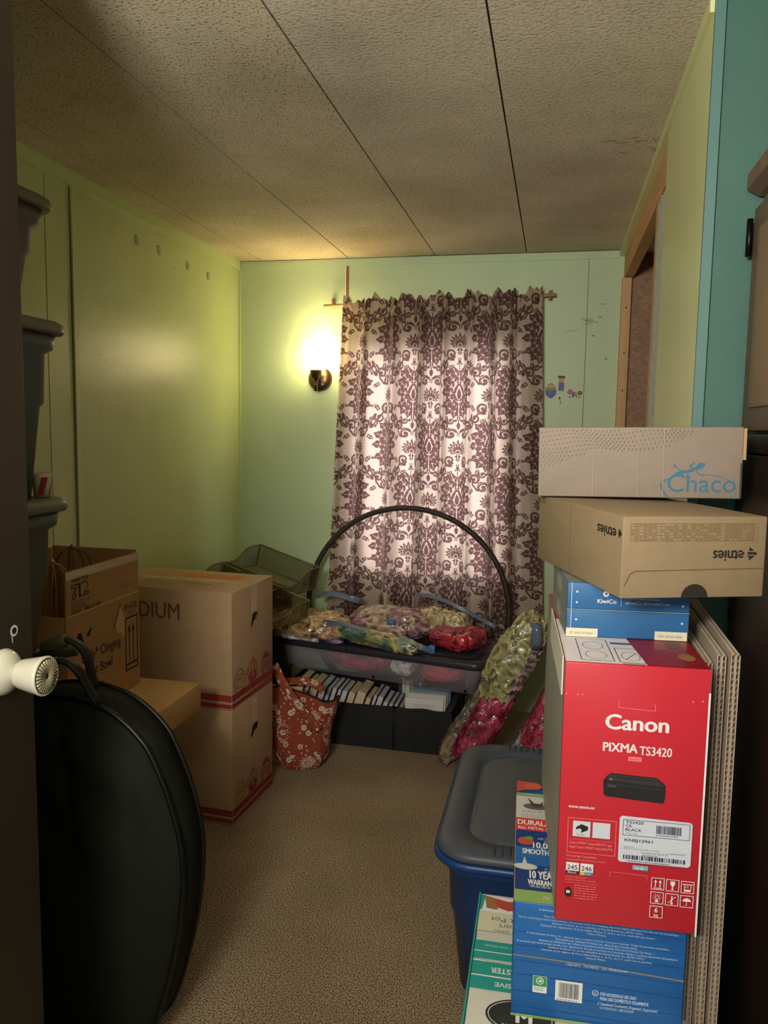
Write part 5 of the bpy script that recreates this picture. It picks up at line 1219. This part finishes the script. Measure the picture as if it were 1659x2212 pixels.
tray((-1.390,3.130,0.668),(R(0),R(13),R(-16)),'rear metal mesh letter tray nested behind the front one',.10)

tray((-1.345,2.870,0.606),(R(0),R(13),R(-16)),'lowest metal mesh letter tray, nearest the clothes bags',.07)
# orange patterned tote bag
i_res = 0.0012
def florals():
    A, leaf, disc, stroke = raster(.18, .18, 0.001)
    rn = random.Random(4); P = math.pi
    def rose(x,y,r):
        for k in range(14): a = 2*P*k/14; disc(x+r*1.25*math.cos(a), y+r*1.25*math.sin(a), r*.11)
        disc(x,y,r); disc(x,y,r*.84,0); disc(x,y,r*.72)
        for k in range(7): a = 2*P*k/7; disc(x+r*.38*math.cos(a), y+r*.38*math.sin(a), r*.14, 0)
        disc(x,y,r*.16,0)
    def fl(x,y,r):
        for k in range(6): a = 2*P*k/6; disc(x+r*.6*math.cos(a), y+r*.6*math.sin(a), r*.42)
        disc(x,y,r*.28,0)
    rose(.045,.050,.022); rose(.135,.120,.012); rose(.015,.115,.010); rose(.105,.030,.011)
    for x, y, r in ((.085,.075,.011),(.100,.060,.009),(.070,.088,.009),(.020,.005,.010),(.040,.168,.011),(.150,.060,.012),(.165,.075,.009)): fl(x,y,r)
    # paisley outlines
    for px, py, s in ((.120,.165,1.0),(.030,.140,.0)):
        if s:
            pts = [(px+.026*math.cos(t)*(1 if math.cos(t) > 0 else .8), py+.034*math.sin(t)) for t in [2*P*i/40 for i in range(41)]]; stroke(pts,.0012,.0012)
            for t in range(16): disc(px+.019*math.cos(t*P/8), py+.027*math.sin(t*P/8), .0024)
            disc(px,py,.011); disc(px+.003,py+.002,.004,0); disc(px-.004,py-.004,.003,0)
    for k in range(46):
        x, y = rn.random()*.18, rn.random()*.18; a = rn.random()*2*P; leaf(x,y,a,.009,.0022,1.0,0,False)
    for k in range(10):
        x, y = rn.random()*.18, rn.random()*.18; a = rn.random()*6; stroke([(x+.012*t*math.cos(a+t), y+.012*t*math.sin(a+t)) for t in [i/6 for i in range(7)]],.0009,.0006)
    return blur(A)
FL = florals()
M_flr = attr_mat('orange_floral_cloth', (142,66,46), (206,190,172), 0.8)
ob2 = empty('patterned_tote_bag', (-0.93,2.82,0.002)); tag(ob2, 'orange red floral cloth tote bag standing on the carpet beside the moving boxes', 'bag')
nu, nv = 420, 260
U = np.linspace(0,2*np.pi,nu)[None,:]; V = np.linspace(0,1,nv)[:,None]
wx = .125+.030*V-.015*np.sin(V*3.1); wy = .080+.006*np.sin(V*3.1)-.02*V
sq = lambda a, e_: np.sign(a)*np.abs(a)**e_
Xb = sq(np.cos(U),.62)*wx*(1-.25*(1-V)**8); Yb_ = sq(np.sin(U),.7)*wy*(1-.2*(1-V)**8)
nz = .008*np.sin(5*U+4*V)+.006*np.sin(9*U-7*V)*V
Yb_ = Yb_+nz; Xb = Xb+.035*np.clip(V-.5,0,1)*(np.cos(U) > .2)*np.sin((V-.5)*6)*.8+.4*nz
ztopb = .262-.035*np.sin(U)*1.0*(np.sin(U) > -2)+.018*np.sin(3*U+1)
Zb = ztopb*V+0*U+.001
Pb = np.stack([Xb, Yb_, Zb], -1)
arc = np.cumsum(np.concatenate([[0], np.hypot(np.diff(Pb[nv//2,:,0]), np.diff(Pb[nv//2,:,1]))]))
np_grid_object('body', Pb, M_flr, attr=sample(FL, arc[None,:]+0*V, Zb+.02, .001), parent=ob2)
mb = MB(); loft(mb,[([(Pb[2,i,0]*.99,Pb[2,i,1]*.99) for i in range(0,nu-1,10)],.003),([(Pb[2,i,0]*.985,Pb[2,i,1]*.985) for i in range(0,nu-1,10)],.004)],mat('bag_lining',(24,18,20),.8)); mb.build('bottom', ob2)
mb = MB(); mb.tube([(Pb[-1,i,0]*.995,Pb[-1,i,1]*.995,Pb[-1,i,2]) for i in range(0,nu-1,6)],.0035,mat('bag_lining',(24,18,20),.8),6,closed=True); mb.build('trim', ob2)
def bandobj(name, pts, wd, nrm, parent):
    pts = [Vector(p) for p in pts]; P2 = []
    for i in range(len(pts)-1):
        for j in range(10): P2.append(pts[i].lerp(pts[i+1], j/10))
    P2.append(pts[-1]); W_ = Vector(nrm).normalized(); nw = 22
    P3 = np.array([[tuple(p+W_*((k/(nw-1)-.5)*wd)+Vector((0,-.004*math.cos((k/(nw-1)-.5)*3),0))) for k in range(nw)] for p in P2])
    vv = np.arange(len(P2))[:,None]*.006; uu = np.linspace(0,wd,nw)[None,:]
    return np_grid_object(name, P3, M_flr, attr=sample(FL, uu*2+0*vv, vv+0*uu+.05, .001), parent=parent, thick=.003)
hp = [Vector(p) for p in ((-.075,-.075,.405),(-.045,-.090,.360),(-.010,-.102,.315),(.030,-.108,.270),(.070,-.104,.220),(.105,-.092,.172))]
bandobj('handle', cr([tuple(p) for p in hp],3)[:-3] if False else hp, .036, (.75,0,.66), ob2)
bandobj('handle', [(-.10,.04,.300),(-.05,.045,.305),(.00,.045,.312),(.05,.040,.305),(.085,.03,.285)], .030, (.15,.5,.8), ob2)
mb = MB(); mb.box(-.120,.015,-.012,-.006,.10,.300,mat('book_cover_pale',(206,198,150),.6)); F = Face(mb,(-.120,-.012,.10),(1,0,0),(0,0,1)); F.frame(.003,.003,.129,.194,.002,i_nv); F.arc(.05,.150,.026,.026,0,360,.0012,i_gry,24); F.arc(.05,.150,.016,.016,0,360,.001,i_gry,20); F.text('LIFE',.03,.100,.034,ink('olive_title',(110,104,60)),bold=.03)
mb.box(-.118,.013,-.0058,.010,.102,.298,pgm)
tag(mb.build('book', loc=(-0.93,2.82,0.002)), 'pale yellow illustrated book sticking out of the orange floral bag', 'book')
